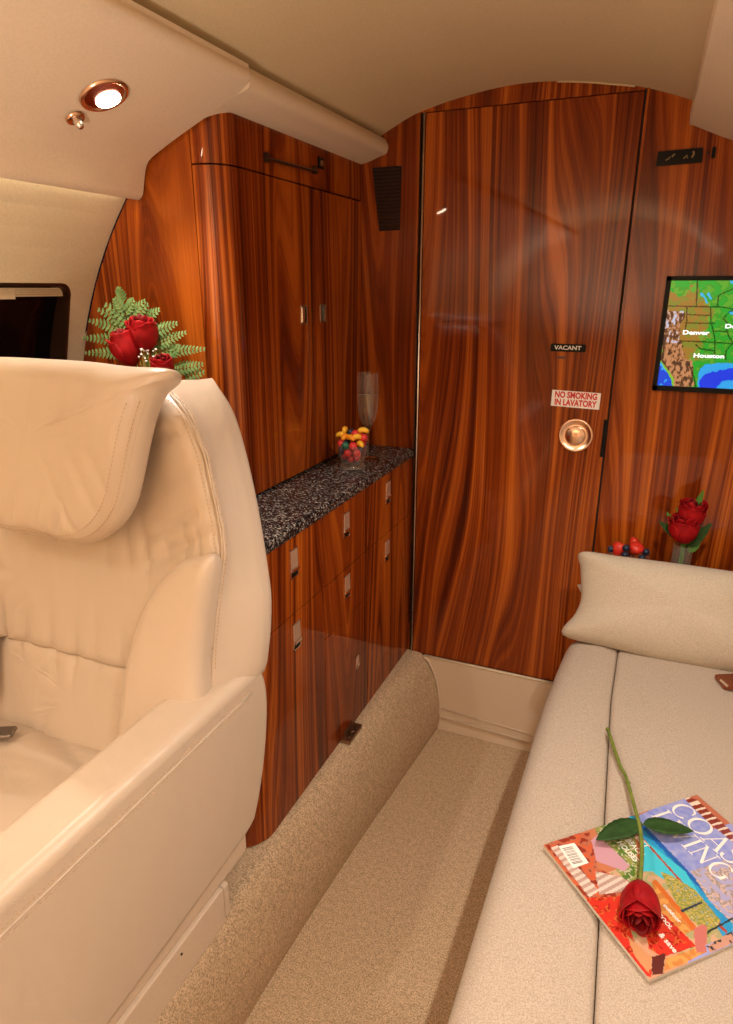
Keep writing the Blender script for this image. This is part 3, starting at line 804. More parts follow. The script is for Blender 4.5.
stitches(mb2, [hc+(p-hc)*.932+ns*.0210 for p in pth2]); stitches(mb2, [hc+(p-hc)*.985+ns*.0075 for p in pth2])
mb2.build('stitching', STITCH, ch)
# seat cushion
sx0, sx1 = CX-.222, CX+.222
so = [(sx1, .60, .585), (sx1, .40, .585), (sx1-.005, .20, .585), (sx1-.05, .13, .585), (CX, .115, .585), (sx0+.05, .13, .585), (sx0+.005, .20, .585), (sx0, .40, .585), (sx0, .60, .585), (sx0+.05, .672, .585), (CX, .678, .585), (sx1-.05, .672, .585)]
def wr_s(q, s): return (-folds(q.y+.3*q.x, q.x, 23, 40, .006, 3)+.0025*mnoise.noise(Vector((q.x*10, q.y*12, 9)))-.002*math.exp(-((q.y-.45-.2*(q.x-CX))/.012)**2))*(1 if s < .95 else 0)
pillow('seat_cushion', so, (0, 0, 1), .030, .10, LEA, ch, e=6, wrinkle=wr_s)
# arms
def arm(s_):
    X0, X1 = -.575, -.494
    out = [(.745, .772), (.762, .752), (.770, .712), (.765, .655), (.748, .585), (.722, .525), (.700, .506), (.64, .499), (.45, .488), (.20, .482), (.02, .482), (-.02, .52), (-.03, .62), (-.03, .70), (.0, .765), (.05, .777), (.30, .777), (.50, .776), (.66, .775)]
    out = crom([(0, a, b_) for a, b_ in out], 3, True)
    xa, xb = (X0, X1) if s_ > 0 else (2*CX-X1, 2*CX-X0)
    o = MB().prism([(xa, p.y, p.z) for p in out], (xb-xa, 0, 0)).build('armrest', LEAD, ch)
    bevel(o, .017, 5, 50)
    xo = X1+.0004 if s_ > 0 else 2*CX-X1-.0004
    mb = MB(); pa = [(xo-s_*.0002, y, .741-.0*(y)) for y in [.0+.72*k/20 for k in range(21)]]
    mb.tube(pa, .0014, 6); q = mb.build('arm_seam', LEAD, ch, smooth=True)
    mb = MB(); stitches(mb, [(p[0], p[1], p[2]+.006) for p in pa]); stitches(mb, [(p[0], p[1], p[2]-.006) for p in pa]); mb.build('stitching', STITCH, ch)
arm(1); arm(-1)
# shell and plinth
bevel(MB().box((CX-.222, .05, .337), (CX+.222, .800, .498)).box((CX-.18, .715, .498), (CX+.18, .80, .79)).build('seat_shell', VAL, ch), .008, 3)
pl = bevel(MB().box((CX-.226, .10, .258), (CX+.226, .716, .335)).build('plinth', VAL, ch), .003, 2)
bevel(MB().box((CX-.222, .719, .262), (CX+.224, .735, .330)).build('plinth_end', VAL, ch), .004, 2)
MB().tube([(CX+.2262, .60, .318), (CX+.2275, .60, .318)], .0022, 8).build('screw', DARK, pl)
# seat belt lying on the seat
sb = thing('seat_belt', 'dark grey seat belt end on the armchair seat at left edge', 'seat belt', (-.89, .60, .616))
p0 = onZ((2, 735), .622); p1 = onZ((-60, 738), .622)
dv = (p1-p0).normalized(); sd = Vector((-dv.y, dv.x, 0))
bevel(MB().prism([p0+sd*.014-dv*.02, p0-sd*.014-dv*.02, p0-sd*.014+dv*.05, p0+sd*.014+dv*.05], (0, 0, .008)).build('buckle', simple('belt_metal', (.22, .18, .15), .35, .7), sb), .003, 2)
MB().prism([p0+sd*.012+dv*.05, p0-sd*.012+dv*.05, p1-sd*.012, p1+sd*.012], (0, 0, .003)).build('strap', simple('belt_web', (.06, .05, .045), .8), sb)

# ---------------- divan
dv_ = thing('divan', 'long oatmeal tweed divan along the right side with lengthwise seam', 'sofa', (.14, .75, 0))
def slab(name, xl, xr, y0, y1, z0, z1, rl_, rr2, rend, mat, puff=.006, yb=None):
    rws = []
    ys_ = [y0+(y1-y0)*i/60 for i in range(61)]
    for k in range(1, 7): ys_.append(y1-rend*(1-math.sin(PI/2*k/7))); 
    ys_ = sorted(set(ys_)); 
    for y in ys_:
        de = min(y1-y, y-y0); kz_ = 1 if de > rend else math.sqrt(max(0, 1-(1-de/rend)**2))
        a, b_ = xl(y), xr(y)
        if de < rend: a += rend*(1-kz_)*.6; b_ -= 0
        zt_ = z1-rend*(1-kz_); pts = []
        pts.append((a+.03, z0))
        for k in range(8):
            an = PI*(1-k/7*.5); pts.append((a+rl_+rl_*math.cos(an), zt_-rl_+rl_*math.sin(an)))
        for k in range(1, 8):
            t = k/8; pts.append((a+rl_+(b_-rr2-a-rl_)*t, zt_+puff*math.sin(PI*t)*kz_))
        for k in range(8):
            an = PI/2*(1-k/7); pts.append((b_-rr2+rr2*math.cos(an), zt_-rr2+rr2*math.sin(an)))
        pts.append((b_, z0))
        rws.append([Vector((x, y, z)) for x, z in pts])
    v, f = loft(rws, closed=True)
    return mesh(name, v, f, mat, dv_, smooth=True)
def sx(y):  # seam line
    return .040-.045*min(1, max(0, (y-.3)/1.0))**1.0
def lxf(y):
    return -.137+.012*max(0, (y-1.15)/.35)**2
slab('cushion', lxf, lambda y: sx(y)-.0004, -.25, 1.575, .33, .50, .045, .011, .05, SOFA, .005)
slab('cushion', lambda y: sx(y)+.0004, lambda y: .36, -.25, 1.575, .33, .502, .011, .03, .05, SOFA, .006)
bevel(MB().box((-.095, -.22, .002), (.36, 1.57, .335)).build('base', SOFA, dv_), .01, 2)
bevel(MB().prism([(.355, -.22, .40), (.44, -.22, .40), (.46, -.22, .86), (.40, -.22, .86)], (0, 1.75, 0)).build('backrest', SOFA, dv_), .02, 3)
# dark ledge behind the pillow
sh_ = MB().box((-.088, 1.60, .002), (.44, YB-.012, .598)).build('side_ledge', W[10]); bevel(sh_, .004, 2)
tag(sh_, 'dark low ledge between the divan and the right bulkhead', 'ledge')
# pillow
pn = Vector((0, -.80, .60)).normalized()
pb = [(-.119, 1.600, .698), (-.114, 1.585, .66), (-.104, 1.56, .60), (-.112, 1.545, .56), (-.134, 1.520, .510), (-.02, 1.508, .506), (.12, 1.505, .500), (.26, 1.508, .506), (.350, 1.520, .510), (.328, 1.545, .56), (.320, 1.56, .60), (.334, 1.585, .66), (.345, 1.600, .698), (.26, 1.598, .703), (.12, 1.596, .705), (-.03, 1.598, .702)]
def tilt(p): 
    return Vector(p)
plc = Vector((.115, 1.553, .607))
P_ = [tilt(p) for p in pb]
pil, PP, _c = pillow('throw_pillow', P_, pn, .062, .045, PILM, None, e=2.2, center=plc, n=5, wrinkle=lambda q, s: .004*mnoise.noise(Vector((q.x*9, q.z*9, 2)))*(1-s))
tag(pil, 'oatmeal woven throw pillow leaning at the far end of the divan', 'pillow')
tgm = MB().prism([(-.118, 1.592, .615), (-.104, 1.586, .622), (-.098, 1.584, .605), (-.108, 1.590, .598)], (.0, .001, .0005)).build('care_tag', simple('tag_grey', (.55, .52, .48), .7)); tgm.parent = pil
# belt and buckle on the divan
bkl = thing('divan_seat_belt', 'copper seat belt buckle with dark strap lying beside the throw pillow', 'seat belt', (.215, 1.45, .506))
zc = .5105
q = [onZ(p, zc) for p in ((714, 678), (724, 690), (742, 692), (733, 677))]
bevel(MB().prism(q, (0, 0, .010)).build('buckle', simple('copper_buckle', (.33, .10, .05), .25, .8), bkl), .0025, 3)
q2 = [onZ(p, zc+.0102) for p in ((719.5, 680.5), (721, 679.5), (728.5, 686), (727, 687.5))]
MB().prism(q2, (0, 0, .0012)).build('release_slot', CHROME, bkl)
q3 = [onZ(p, zc) for p in ((733, 676), (744, 685), (760, 690), (752, 668))]
MB().prism(q3, (0, 0, .004)).build('strap', simple('tan_web', (.30, .14, .08), .8), bkl)

# ---------------- magazine
MZ = .5075
A = onZ((543, 845), MZ+.006); B = onZ((650, 980), MZ+.006); C_ = onZ((697, 795), MZ+.006)
ux = (B-A); wW = ux.length; ux.normalize(); uy = (C_-A); uy = (uy-ux*uy.dot(ux)); hH = uy.length; uy.normalize(); uz = Vector((0, 0, 1))
mg = thing('magazine', 'glossy coastal magazine lying on the divan under a red rose', 'magazine', A-uz*.006)
pg = MB()
O = A-uz*.0062+ux*.0008+uy*.0008
pg.prism([O, O+ux*(wW-.002), O+ux*(wW-.002)+uy*(hH-.002), O+uy*(hH-.002)], uz*.0055)
pg.build('pages', simple('page_edge', (.62, .57, .50), .7), mg)
random.seed(3)
def inpoly(x, y, P):
    c = False; n = len(P)
    for i in range(n):
        x1, y1 = P[i]; x2, y2 = P[(i+1) % n]
        if (y1 > y) != (y2 > y) and x < (x2-x1)*(y-y1)/(y2-y1)+x1: c = not c
    return c
# picture polygons are given in photograph pixels of the cover and turned into cover coordinates
def cov(px, py):
    p = onZ((px, py), MZ+.006)-A; return (p.dot(ux)/wW, p.dot(uy)/hH)
def z1(x, y): return cov(530+x/3.611, 780+y/3.611)      # from the enlarged crop
def P1(*a): return [z1(*p) for p in a]
shapes = [
 ((.40,.42,.78), P1((370,140),(560,50),(900,470),(733,575),(410,170)), 'sky'),
 ((.03,.30,.66), P1((350,130),(375,130),(733,520),(733,620),(640,480),(395,200)), 'sea'),
 ((.02,.12,.48), P1((395,165),(415,165),(650,410),(640,420)), None),
 ((.10,.62,.80), P1((405,225),(415,215),(560,330),(630,440),(600,440),(440,330),(410,330)), 'teal'),
 ((.42,.06,.04), P1((405,215),(412,213),(715,550),(708,556)), None),
 ((.42,.36,.16), P1((470,330),(520,350),(600,400),(640,450),(690,510),(640,570),(600,520),(540,470)), 'grass'),
 ((.50,.33,.34), P1((580,330),(700,290),(733,310),(733,520),(650,440)), 'blossom'),
 ((.30,.04,.02), P1((545,55),(600,70),(733,190),(733,225),(640,150)), 'rail'),
 ((.16,.24,.05), P1((230,170),(370,140),(400,370),(360,390),(290,290)), 'shrub'),
 ((.60,.33,.42), P1((215,225),(240,200),(300,250),(360,310),(340,330),(230,290)), None),
 ((.50,.07,.03), P1((55,235),(150,195),(215,190),(245,320),(370,370),(340,420),(200,425)), 'wood'),
 ((.62,.46,.40), P1((75,245),(100,235),(250,400),(215,425)), 'slats'),
 ((.70,.58,.52), P1((235,330),(330,350),(365,375),(350,400),(250,415)), 'slats'),
 ((.60,.02,.015), P1((200,425),(330,420),(380,600),(440,690),(435,712),(400,700),(260,520)), 'cloth'),
 ((.75,.38,.12), P1((440,365),(475,380),(590,540),(560,560),(450,470)), 'arm'),
 ((.66,.16,.03), P1((440,365),(455,360),(600,530),(590,545)), None),
 ((.48,.02,.02), P1((420,560),(480,480),(560,560),(600,600),(480,640),(430,610)), 'cloth'),
 ((.62,.30,.14), P1((350,560),(440,640),(430,700),(380,640)), None),
 ((.12,.02,.015), P1((440,640),(490,625),(480,700),(440,705)), None),
 ((.70,.30,.10), P1((490,645),(620,600),(640,620),(560,660),(485,690)), 'arm'),
 ((.58,.18,.16), P1((590,540),(620,520),(640,530),(635,620),(600,625)), None),
 ((.55,.30,.22), P1((640,600),(733,545),(733,590),(650,625)), 'code'),
 ((.03,.04,.05), P1((640,545),(733,495),(733,503),(640,556)), None),
 ((.03,.05,.08), P1((545,470),(620,438),(622,446),(550,478)), None),
]
def cover(u, w):
    n = mnoise.noise(Vector((u*26, w*34, 1))); n2 = mnoise.noise(Vector((u*60, w*80, 4)))
    c = (.35, .38, .76)
    if u < .30 and w > .25: c = (.50, .16, .09)
    if u < .34 and w < .62: c = (.56, .20, .10)
    if .34 <= u < .95 and w < .50: c = (.64, .40, .26) if n > 0 else (.42, .40, .20)
    if u > .80 and w < .2: c = (.62, .34, .22)
    for col, P, k in shapes:
        if inpoly(u+.004*n2, w+.004*n2, P):
            c = col
            if k == 'sky': c = (.30+.12*n, .34+.10*n, .74)
            elif k == 'sea': c = (.03, .33+.12*n, .68)
            elif k == 'teal': c = (.06, .58, .78)
            elif k == 'grass': c = [(.62,.50,.28), (.26,.30,.07), (.50,.40,.10), (.10,.30,.45)][int((n2+1)*1.99+n)%4]
            elif k == 'blossom': c = (.42,.40,.66) if n > .05 else ((.62,.46,.44) if n2 > 0 else (.36,.30,.28))
            elif k == 'rail': c = (.80,.68,.58) if int((u*60-w*4)) % 3 == 0 else (.25,.035,.02)
            elif k == 'shrub': c = (.55,.55,.42) if n2 > .22 else ((.10,.20,.03) if n > 0 else (.30,.32,.08))
            elif k == 'wood': c = (.62,.12,.05) if n > .1 else ((.30,.035,.02) if n < -.15 else (.48,.16,.09))
            elif k == 'slats': c = (.74,.62,.56) if int((u*46+w*8)) % 2 == 0 else (.50,.34,.30)
            elif k == 'cloth': c = (.66,.035,.02) if n > -.05 else ((.42,.01,.01) if n2 < 0 else (.66,.12,.03))
            elif k == 'arm': c = (.76,.36,.10) if n > 0 else (.62,.24,.06)
            elif k == 'code': c = (.05,.04,.04) if (n2 > .0 and n > 0) else (.60,.32,.24)
    return c
m, nt, b = newmat('cover_print'); at = nt.nodes.new('ShaderNodeAttribute'); at.attribute_name = 'Col'
lk(nt, at.outputs['Color'], b.inputs['Base Color']); b.inputs['Roughness'].default_value = .28; b.inputs['Coat Weight'].default_value = .3
painted_grid('cover', A+uz*.0002, ux, uy, wW, hH, 260, 360, cover, m, mg)
# bar code box
bcx = MB()
P4 = [A+ux*(wW*z1(*p)[0])+uy*(hH*z1(*p)[1])+uz*.0005 for p in ((103, 240), (160, 228), (212, 300), (156, 320))]
bcx.prism(P4, uz*.0002)
e1 = P4[3]-P4[0]; e2 = P4[1]-P4[0]
bars = [.06, .13, .17, .25, .31, .39, .44, .53, .58, .66, .73, .80, .86]
for t in bars:
    a = P4[0]+e1*(.08+.86*t)+e2*.12+uz*.0003; bw = .014 if int(t*100) % 2 else .026
    bcx.prism([a, a+e1*bw, a+e1*bw+e2*.62, a+e2*.62], uz*.0002, 1)
bcx.build('barcode', [WHITE, simple('barcode_ink', (.18, .14, .12), .6)], mg)
# serif letters drawn with a broad nib: thick uprights, thin bars, bracketed ends
def glyphs():
    def arcp(cx, cy, rx, ry, a0, a1, n=18): return [(cx+rx*math.cos(math.radians(a0+(a1-a0)*k/n)), cy+ry*math.sin(math.radians(a0+(a1-a0)*k/n))) for k in range(n+1)]
    def ser(x, y, w=.13): return ('s', [(x-w, y), (x+w, y)])
    G = {}
    G['C'] = (.86, [('a', arcp(.45, .5, .38, .48, 45, 318)), ('s', [(.72, .84), (.75, .66)])])
    G['O'] = (.96, [('a', arcp(.48, .5, .40, .48, 0, 360, 28))])
    G['A'] = (.88, [('s', [(.10, .02), (.44, .98)]), ('t', [(.43, .98), (.78, .02)]), ('s', [(.22, .36), (.66, .36)]), ser(.10, .02, .11), ser(.78, .02, .12)])
    G['S'] = (.66, [('a', arcp(.33, .74, .22, .22, 20, 200)+arcp(.33, .28, .25, .26, 120, -150)[2:]), ])
    G['S'] = (.66, [('a', crom2([(.54, .80), (.46, .95), (.30, .97), (.14, .84), (.15, .68), (.32, .55), (.50, .42), (.57, .25), (.46, .07), (.28, .02), (.12, .08), (.07, .24)]))])
    G['T'] = (.80, [('t', [(.40, .02), (.40, .96)]), ('s', [(.06, .96), (.74, .96)]), ('s', [(.07, .96), (.05, .80)]), ('s', [(.73, .96), (.75, .80)]), ser(.40, .02)])
    G['L'] = (.70, [('t', [(.20, .02), (.20, .96)]), ser(.20, .96), ('s', [(.08, .02), (.62, .02)]), ('s', [(.61, .02), (.65, .22)])])
    G['I'] = (.42, [('t', [(.20, .02), (.20, .96)]), ser(.20, .96), ser(.20, .02)])
    G['V'] = (.86, [('t', [(.12, .96), (.44, .02)]), ('s', [(.44, .02), (.76, .96)]), ser(.12, .96, .11), ser(.76, .96, .11)])
    G['N'] = (.96, [('s', [(.18, .02), (.18, .96)]), ('t', [(.16, .96), (.78, .04)]), ('s', [(.78, .02), (.78, .96)]), ser(.18, .02, .11), ser(.14, .96, .09), ser(.78, .96, .11)])
    G['G'] = (.96, [('a', arcp(.46, .5, .39, .48, 48, 330)), ('t', [(.78, .10), (.78, .40)]), ser(.76, .42, .13)])
    return G
def crom2(p): return [(q.x, q.y) for q in crom([(a, b_, 0) for a, b_ in p], 4)]
GL = glyphs()
def serif_word(s, size, origin, X, Y, gap=.06, mb=None):
    cx_ = 0; X = Vector(X); Y = Vector(Y); kz_ = [0]
    for chh in s:
        w_, strokes = GL[chh]
        for kind, pts in strokes:
            for (ax, ay), (bx_, by_) in zip(pts, pts[1:]):
                d = Vector((bx_-ax, by_-ay)); L = d.length
                if L < 1e-6: continue
                d /= L; nrm = Vector((-d.y, d.x))
                hw_ = .060 if kind == 't' else (.022 if kind == 's' else .020+.042*abs(d.y)**1.5)
                ex = .012 if kind != 'a' else .010
                a0 = Vector((ax, ay))-d*ex; b0 = Vector((bx_, by_))+d*ex
                qd = [a0+nrm*hw_, a0-nrm*hw_, b0-nrm*hw_, b0+nrm*hw_]
                kz_[0] += 1
                mb.prism([Vector(origin)+X*((cx_+p.x)*size)+Y*(p.y*size)+uz*(.0006+.0000015*(kz_[0] % 60)) for p in qd], uz*.0002)
        cx_ += w_+gap
    return mb
def coverpt(px, py): p = cov(px, py); return A+ux*(p[0]*wW)+uy*(p[1]*hH)
lt = MB()
c0 = coverpt(674, 803); serif_word('COASTAL', .0365, coverpt(684, 812)-ux*.45*.0365-uy*.5*.0365, ux, uy, .0, lt)
serif_word('LIVING', .0355, coverpt(664, 817)-ux*.33*.0355-uy*.5*.0355, ux*.90, uy, .0, lt)
lt.build('title', WINK, mg)
def cvtext(s_, px, py, size, mat, xd=None, yd=None, sx_=1.0, bold=0.0002):
    text_mesh('lettering', s_, size, mat, coverpt(px, py)+uz*.0008, xd or ux, yd or uy, mg, align='LEFT', sx=sx_, bold=bold)
for s_, px, py in (('BEST', 636.6, 836.8), ('BEACH', 627, 839.5), ('HOUSES', 618.6, 842)): cvtext(s_, px, py, .0125, WINK, sx_=.85)
for s_, px, py, sz in (('outdoor', 664, 905, .0085), ('COOL', 658, 914, .0085), ('& save', 660, 934, .0105)): cvtext(s_, px, py, sz, WINK)

# ---------------- roses, leaves
def rose_bloom(name, base, axis, size, parent, mat=ROSE, rng=1, spread=1.0, layers=5, closed=1.0, fl=1.0):
    rnd = random.Random(rng); ax = Vector(axis).normalized(); q = Vector((0, 0, 1)).rotation_difference(ax); mb = MB()
    def petal(a0, span, r, h, flare, tilt_, mi=0):
        nu, nv = 12, 11; v = []; f = []
        for j in range(nv+1):
            t = j/nv
            for i in range(nu+1):
                u = -1+2*i/nu
                wdt = (math.sin(PI*min(1, .12+t*.80)))**.55 if t < .55 else math.sqrt(max(.02, 1-((t-.55)/.50)**2.4))
                an = a0+u*span*wdt*.5
                prof_ = (math.sin(min(1, t/.62)*PI/2))**.62
                rad = r*prof_+flare*max(0, t-.6)**1.6*2.2-(1-closed)*0+.010*size*(u*u)*t
                if t > .62: rad -= r*.28*(t-.62)*(1.2 if flare < .01 else .2)
                z = h*t-.10*h*u*u*t
                jit = .018*size*mnoise.noise(Vector((u*1.6+a0*3, t*2.2, rng)))
                rr2_ = rad+jit
                if t > .85: rr2_ += flare*.55*(t-.85)/.15; z -= flare*.5*((t-.85)/.15)**2
                p = Vector((rr2_*math.cos(an), rr2_*math.sin(an), z)); v.append(Vector(base)+q @ p)
        for j in range(nv):
            for i in range(nu):
                a = j*(nu+1)+i; f.append((a, a+1, a+nu+2, a+nu+1))
        mb.add(v, f, mi)
    g = 0
    for L in range(layers):
        k = L/(layers-1)
        npet = 2 if L == 0 else 3
        for i in range(npet):
            g += 2.4
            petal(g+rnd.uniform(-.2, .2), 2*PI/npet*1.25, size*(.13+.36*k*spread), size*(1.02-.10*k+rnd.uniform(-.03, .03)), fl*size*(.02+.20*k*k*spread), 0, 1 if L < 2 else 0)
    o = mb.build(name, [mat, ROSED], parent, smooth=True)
    s_ = o.modifiers.new('s', 'SOLIDIFY'); s_.thickness = size*.018
    return o
def leaf_mesh(mb, base, d, nrm, L, Wd, curl=.15, fold=.18, n=10, tooth=True, mi=0):
    d = Vector(d).normalized(); nrm = Vector(nrm); sdv = d.cross(nrm).normalized(); nrm = sdv.cross(d).normalized(); v = []; f = []
    for i in range(n+1):
        t = i/n; w_ = Wd/2*(math.sin(PI*min(1, t**.75)))**.8 if 0 < t < 1 else .0002
        if tooth and i % 2: w_ *= .94
        c = Vector(base)+d*(L*t)+nrm*(-curl*L*t*t)
        for u in (-1, -.5, 0, .5, 1): v.append(c+sdv*(w_*u)+nrm*(fold*w_*abs(u)*1.2))
    for i in range(n):
        for j in range(4):
            a = i*5+j; f.append((a, a+1, a+6, a+5))
    mb.add(v, f, mi)
def sepals(mb, base, ax, size, n=5):
    ax = Vector(ax).normalized(); s_ = Vector((1, .2, .1)).cross(ax).normalized(); t_ = ax.cross(s_)
    for k in range(n):
        a = 2*PI*k/n; out = s_*math.cos(a)+t_*math.sin(a)
        leaf_mesh(mb, base, (ax*.55+out*.9), out*-.8+ax, size*.55, size*.16, -.15, .1, 6, False)
# long stemmed rose on the magazine
ZM = MZ+.007
stp = [onZ((608, 730), .515), onZ((620, 765), .514), onZ((626, 777), .516), onZ((634, 805), .524), onZ((640, 828), .530), onZ((642, 850), .532), onZ((641, 870), .534), onZ((640, 884), .536)]
rs = thing('long_stemmed_rose', 'single long-stemmed red rose lying across the magazine', 'rose', stp[3]-Vector((0, 0, .008)))
stp = crom(stp, 4)
mb = MB().tube(stp, [.0033]*4+[.0030]*(len(stp)-8)+[.0030]*4, 8)
mb.lathe([(.0001, 0), (.004, .001), (.0038, .004), (.0001, .005)], stp[0], (stp[0]-stp[1]), 10)
nd = stp[9]; mb.lathe([(.001, -.003), (.0042, 0), (.001, .003)], nd, (stp[9]-stp[8]), 10)
mb.build('stem', STEM, rs, smooth=True)
bd = (onZ((641, 925), .533)-stp[-1]).normalized()
rb = stp[-1]
rose_bloom('bloom', rb-bd*.003, bd, .070, rs, ROSE, 5, .58, 6, fl=.55)
mb = MB(); sepals(mb, rb, bd, .050); mb.build('sepals', LEAF2, rs, smooth=True)
for (bx_, tp, wd, cu) in (((643, 824), (694, 830), .034, .02), ((641, 822), (596, 839), .036, .02)):
    mb = MB(); b0 = onZ(bx_, .530); tpp = onZ(tp, .527); leaf_mesh(mb, b0, tpp-b0, (0, 0, 1), (tpp-b0).length, wd, cu, .10, 14); mb.tube([onZ((641, 827), .530), b0], .0012, 6)
    o = mb.build('leaf', LEAF, rs, smooth=True); o.modifiers.new('s', 'SOLIDIFY').thickness = .0006

# flowers behind the armchair, standing on the counter
YFL = 1.0
fv = thing('flower_vase', 'small glass flower vase on the counter behind the armchair', 'vase', (-.865, YFL, .8905))
MB().lathe([(.0001, .0), (.030, .0), (.033, .004), (.028, .05), (.024, .10), (.030, .15)], (-.865, YFL, .8905), seg=28).build('body', GLASS, fv, smooth=True)
def frond(name, spec, root, label, yy):
    """fern frond: rachis and pinnae; pinnae given as base px, tip px"""
    mb = MB(); rach = crom([root]+[onY(p, yy) for p in spec['rachis']], 5)
    mb.tube(rach, [.0016-(.0012*i/len(rach)) for i in range(len(rach))], 6)
    for (b0, t0) in spec['pin']:
        B0 = onY(b0, yy-.004); T0 = onY(t0, yy-.012); d = T0-B0; L = d.length; d.normalize()
        mb.tube([B0, B0+d*L*.97], [.0009, .0003], 5)
        up = Vector((0, -1, .25)).normalized(); sd_ = d.cross(up).normalized()
        nl = max(5, int(L/.0085))
        for k in range(nl):
            t = (k+.4)/nl; ll = .0165*(1-t**1.5)*min(1, .6+t*2)+.0035; 
            for s_ in (1, -1):
                leaf_mesh(mb, B0+d*L*t, d*.75+sd_*s_, up+sd_*s_*.15, ll, .0078*(1-.45*t), .12, .12, 4, False)
    o = mb.build(name, FERN, None, smooth=True, origin=root)
    return tag(o, label, 'fern')
spec = dict(rachis=[(140, 375), (131, 345), (126, 320), (121, 290)],
  pin=[((122, 302), (119, 287)), ((124, 312), (114, 298)), ((125, 312), (134, 299)), ((125, 318), (104, 304)), ((126, 318), (146, 300)), ((126, 323), (97, 309)), ((127, 322), (149, 304)), ((127, 331), (88, 320)), ((140, 322), (160, 309)), ((129, 339), (82, 338)), ((131, 352), (84, 353)), ((150, 333), (178, 323)), ((150, 346), (187, 332)), ((150, 352), (206, 349)), ((172, 370), (204, 364)), ((168, 355), (180, 346)), ((184, 376), (205, 372))])
frond('fern_frond', spec, (-.865, YFL+.004, 1.03), 'green fern frond spreading behind the red roses above the armchair', YFL+.012)
def put_rose(nm, label, base, tip, size, yy, seed, root, group, spread=.8):
    b0 = onY(base, yy); t0 = onY(tip, yy-.01); ax = t0-b0; L = ax.length
    o = thing(nm, label, 'rose', root, group)
    rose_bloom('bloom', b0, ax, L*1.05, o, ROSE, seed, spread, 5, fl=.35)
    MB().tube(crom([root, (Vector(root)+b0)/2+Vector((0, .004, 0)), b0], 5), .0018, 6).build('stem', STEM, o, smooth=True)
    mb = MB(); sepals(mb, b0, ax, L*.7); mb.build('sepals', LEAF2, o, smooth=True)
    return o
gq = 'red roses in the vase behind the armchair'
put_rose('rose', 'upper right red rose bud in the fern arrangement behind the armchair', (146, 352), (140, 317), .04, YFL-.012, 11, (-.862, YFL, .91), gq, .72)
put_rose('rose', 'lower left red rose bud touching the fern behind the armchair', (134, 366), (119, 331), .04, YFL-.028, 12, (-.868, YFL-.002, .91), gq, .72)
put_rose('rose', 'small low red rose peeking over the armchair headrest', (165, 380), (161, 356), .03, YFL-.03, 13, (-.860, YFL-.004, .91), gq, .8)
mb = MB(); rnd = random.Random(4)
for k in range(26):
    c = onY((rnd.uniform(138, 158), rnd.uniform(348, 362)), YFL-.03+rnd.uniform(-.01, .01)); rr2_ = rnd.uniform(.0014, .0026)
    mb.lathe([(.0001, -rr2_), (rr2_*.8, -rr2_*.6), (rr2_, 0), (rr2_*.8, rr2_*.6), (.0001, rr2_)], c, seg=8)
    mb.tube([c, Vector((-.862, YFL-.003, 1.03))], .0004, 4, 1)
o = mb.build('filler_sprig', [WINK, STEM], None, smooth=True); tag(o, 'sprig of tiny white filler blossoms between the roses and armchair', 'flowers')

# ---------------- champagne flute
fx, fy, fz = -.664, 1.555, .8900
fg = thing('champagne_flute', 'tall clear champagne flute half filled on the granite counter', 'glass', (fx, fy, fz))
outp = [(.0001, 0), (.031, 0), (.0315, .0015), (.020, .0035), (.006, .007), (.0040, .012), (.0038, .060), (.0050, .078), (.0075, .083), (.0070, .088), (.0120, .096), (.0190, .110), (.0235, .130), (.0260, .155), (.0268, .185), (.0262, .215), (.0255, .236)]
inp = [(.0245, .236), (.0252, .215), (.0256, .185), (.0248, .155), (.0223, .130), (.0178, .111), (.0105, .098), (.0001, .094)]
bowl_p = [(r, h*.925) for r, h in outp if h >= .088]; foot_p = [(r, h*.925) for r, h in outp if h <= .088]+[(.0001, .086)]
MB().lathe(bowl_p, (fx, fy, fz), seg=40).build('bowl', GLASS, fg, smooth=True)
MB().lathe(foot_p, (fx, fy, fz), seg=32).build('stem', SOLIDGLASS, fg, smooth=True)
rmz = .236*.925
MB().tube([(fx+.0255*math.cos(2*PI*k/32), fy+.0255*math.sin(2*PI*k/32), fz+rmz) for k in range(33)], .0006, 6, cap=False).build('rim', SOLIDGLASS, fg, smooth=True)
MB().lathe([(.0001, .0905), (.0103, .0925), (.0172, .1045), (.0217, .1225), (.0246, .146), (.0250, .158), (.0248, .164), (.0001, .164)], (fx, fy, fz), seg=32).build('wine', WINE, fg, smooth=True)
mb = MB(); rnd = random.Random(8)
for k in range(26):
    h = rnd.uniform(.110, .160); rr2_ = .0150*rnd.uniform(0, 1); an = rnd.uniform(0, 2*PI); q_ = rnd.uniform(.0004, .0010)
    c = Vector((fx+rr2_*math.cos(an), fy+rr2_*math.sin(an), fz+h)); mb.lathe([(.0001, -q_), (q_*.8, -q_*.6), (q_, 0), (q_*.8, q_*.6), (.0001, q_)], c, seg=8)
mb.build('sparkle_beads', CHROME, fg, smooth=True)  # tiny chrome beads added as the glints in the wine
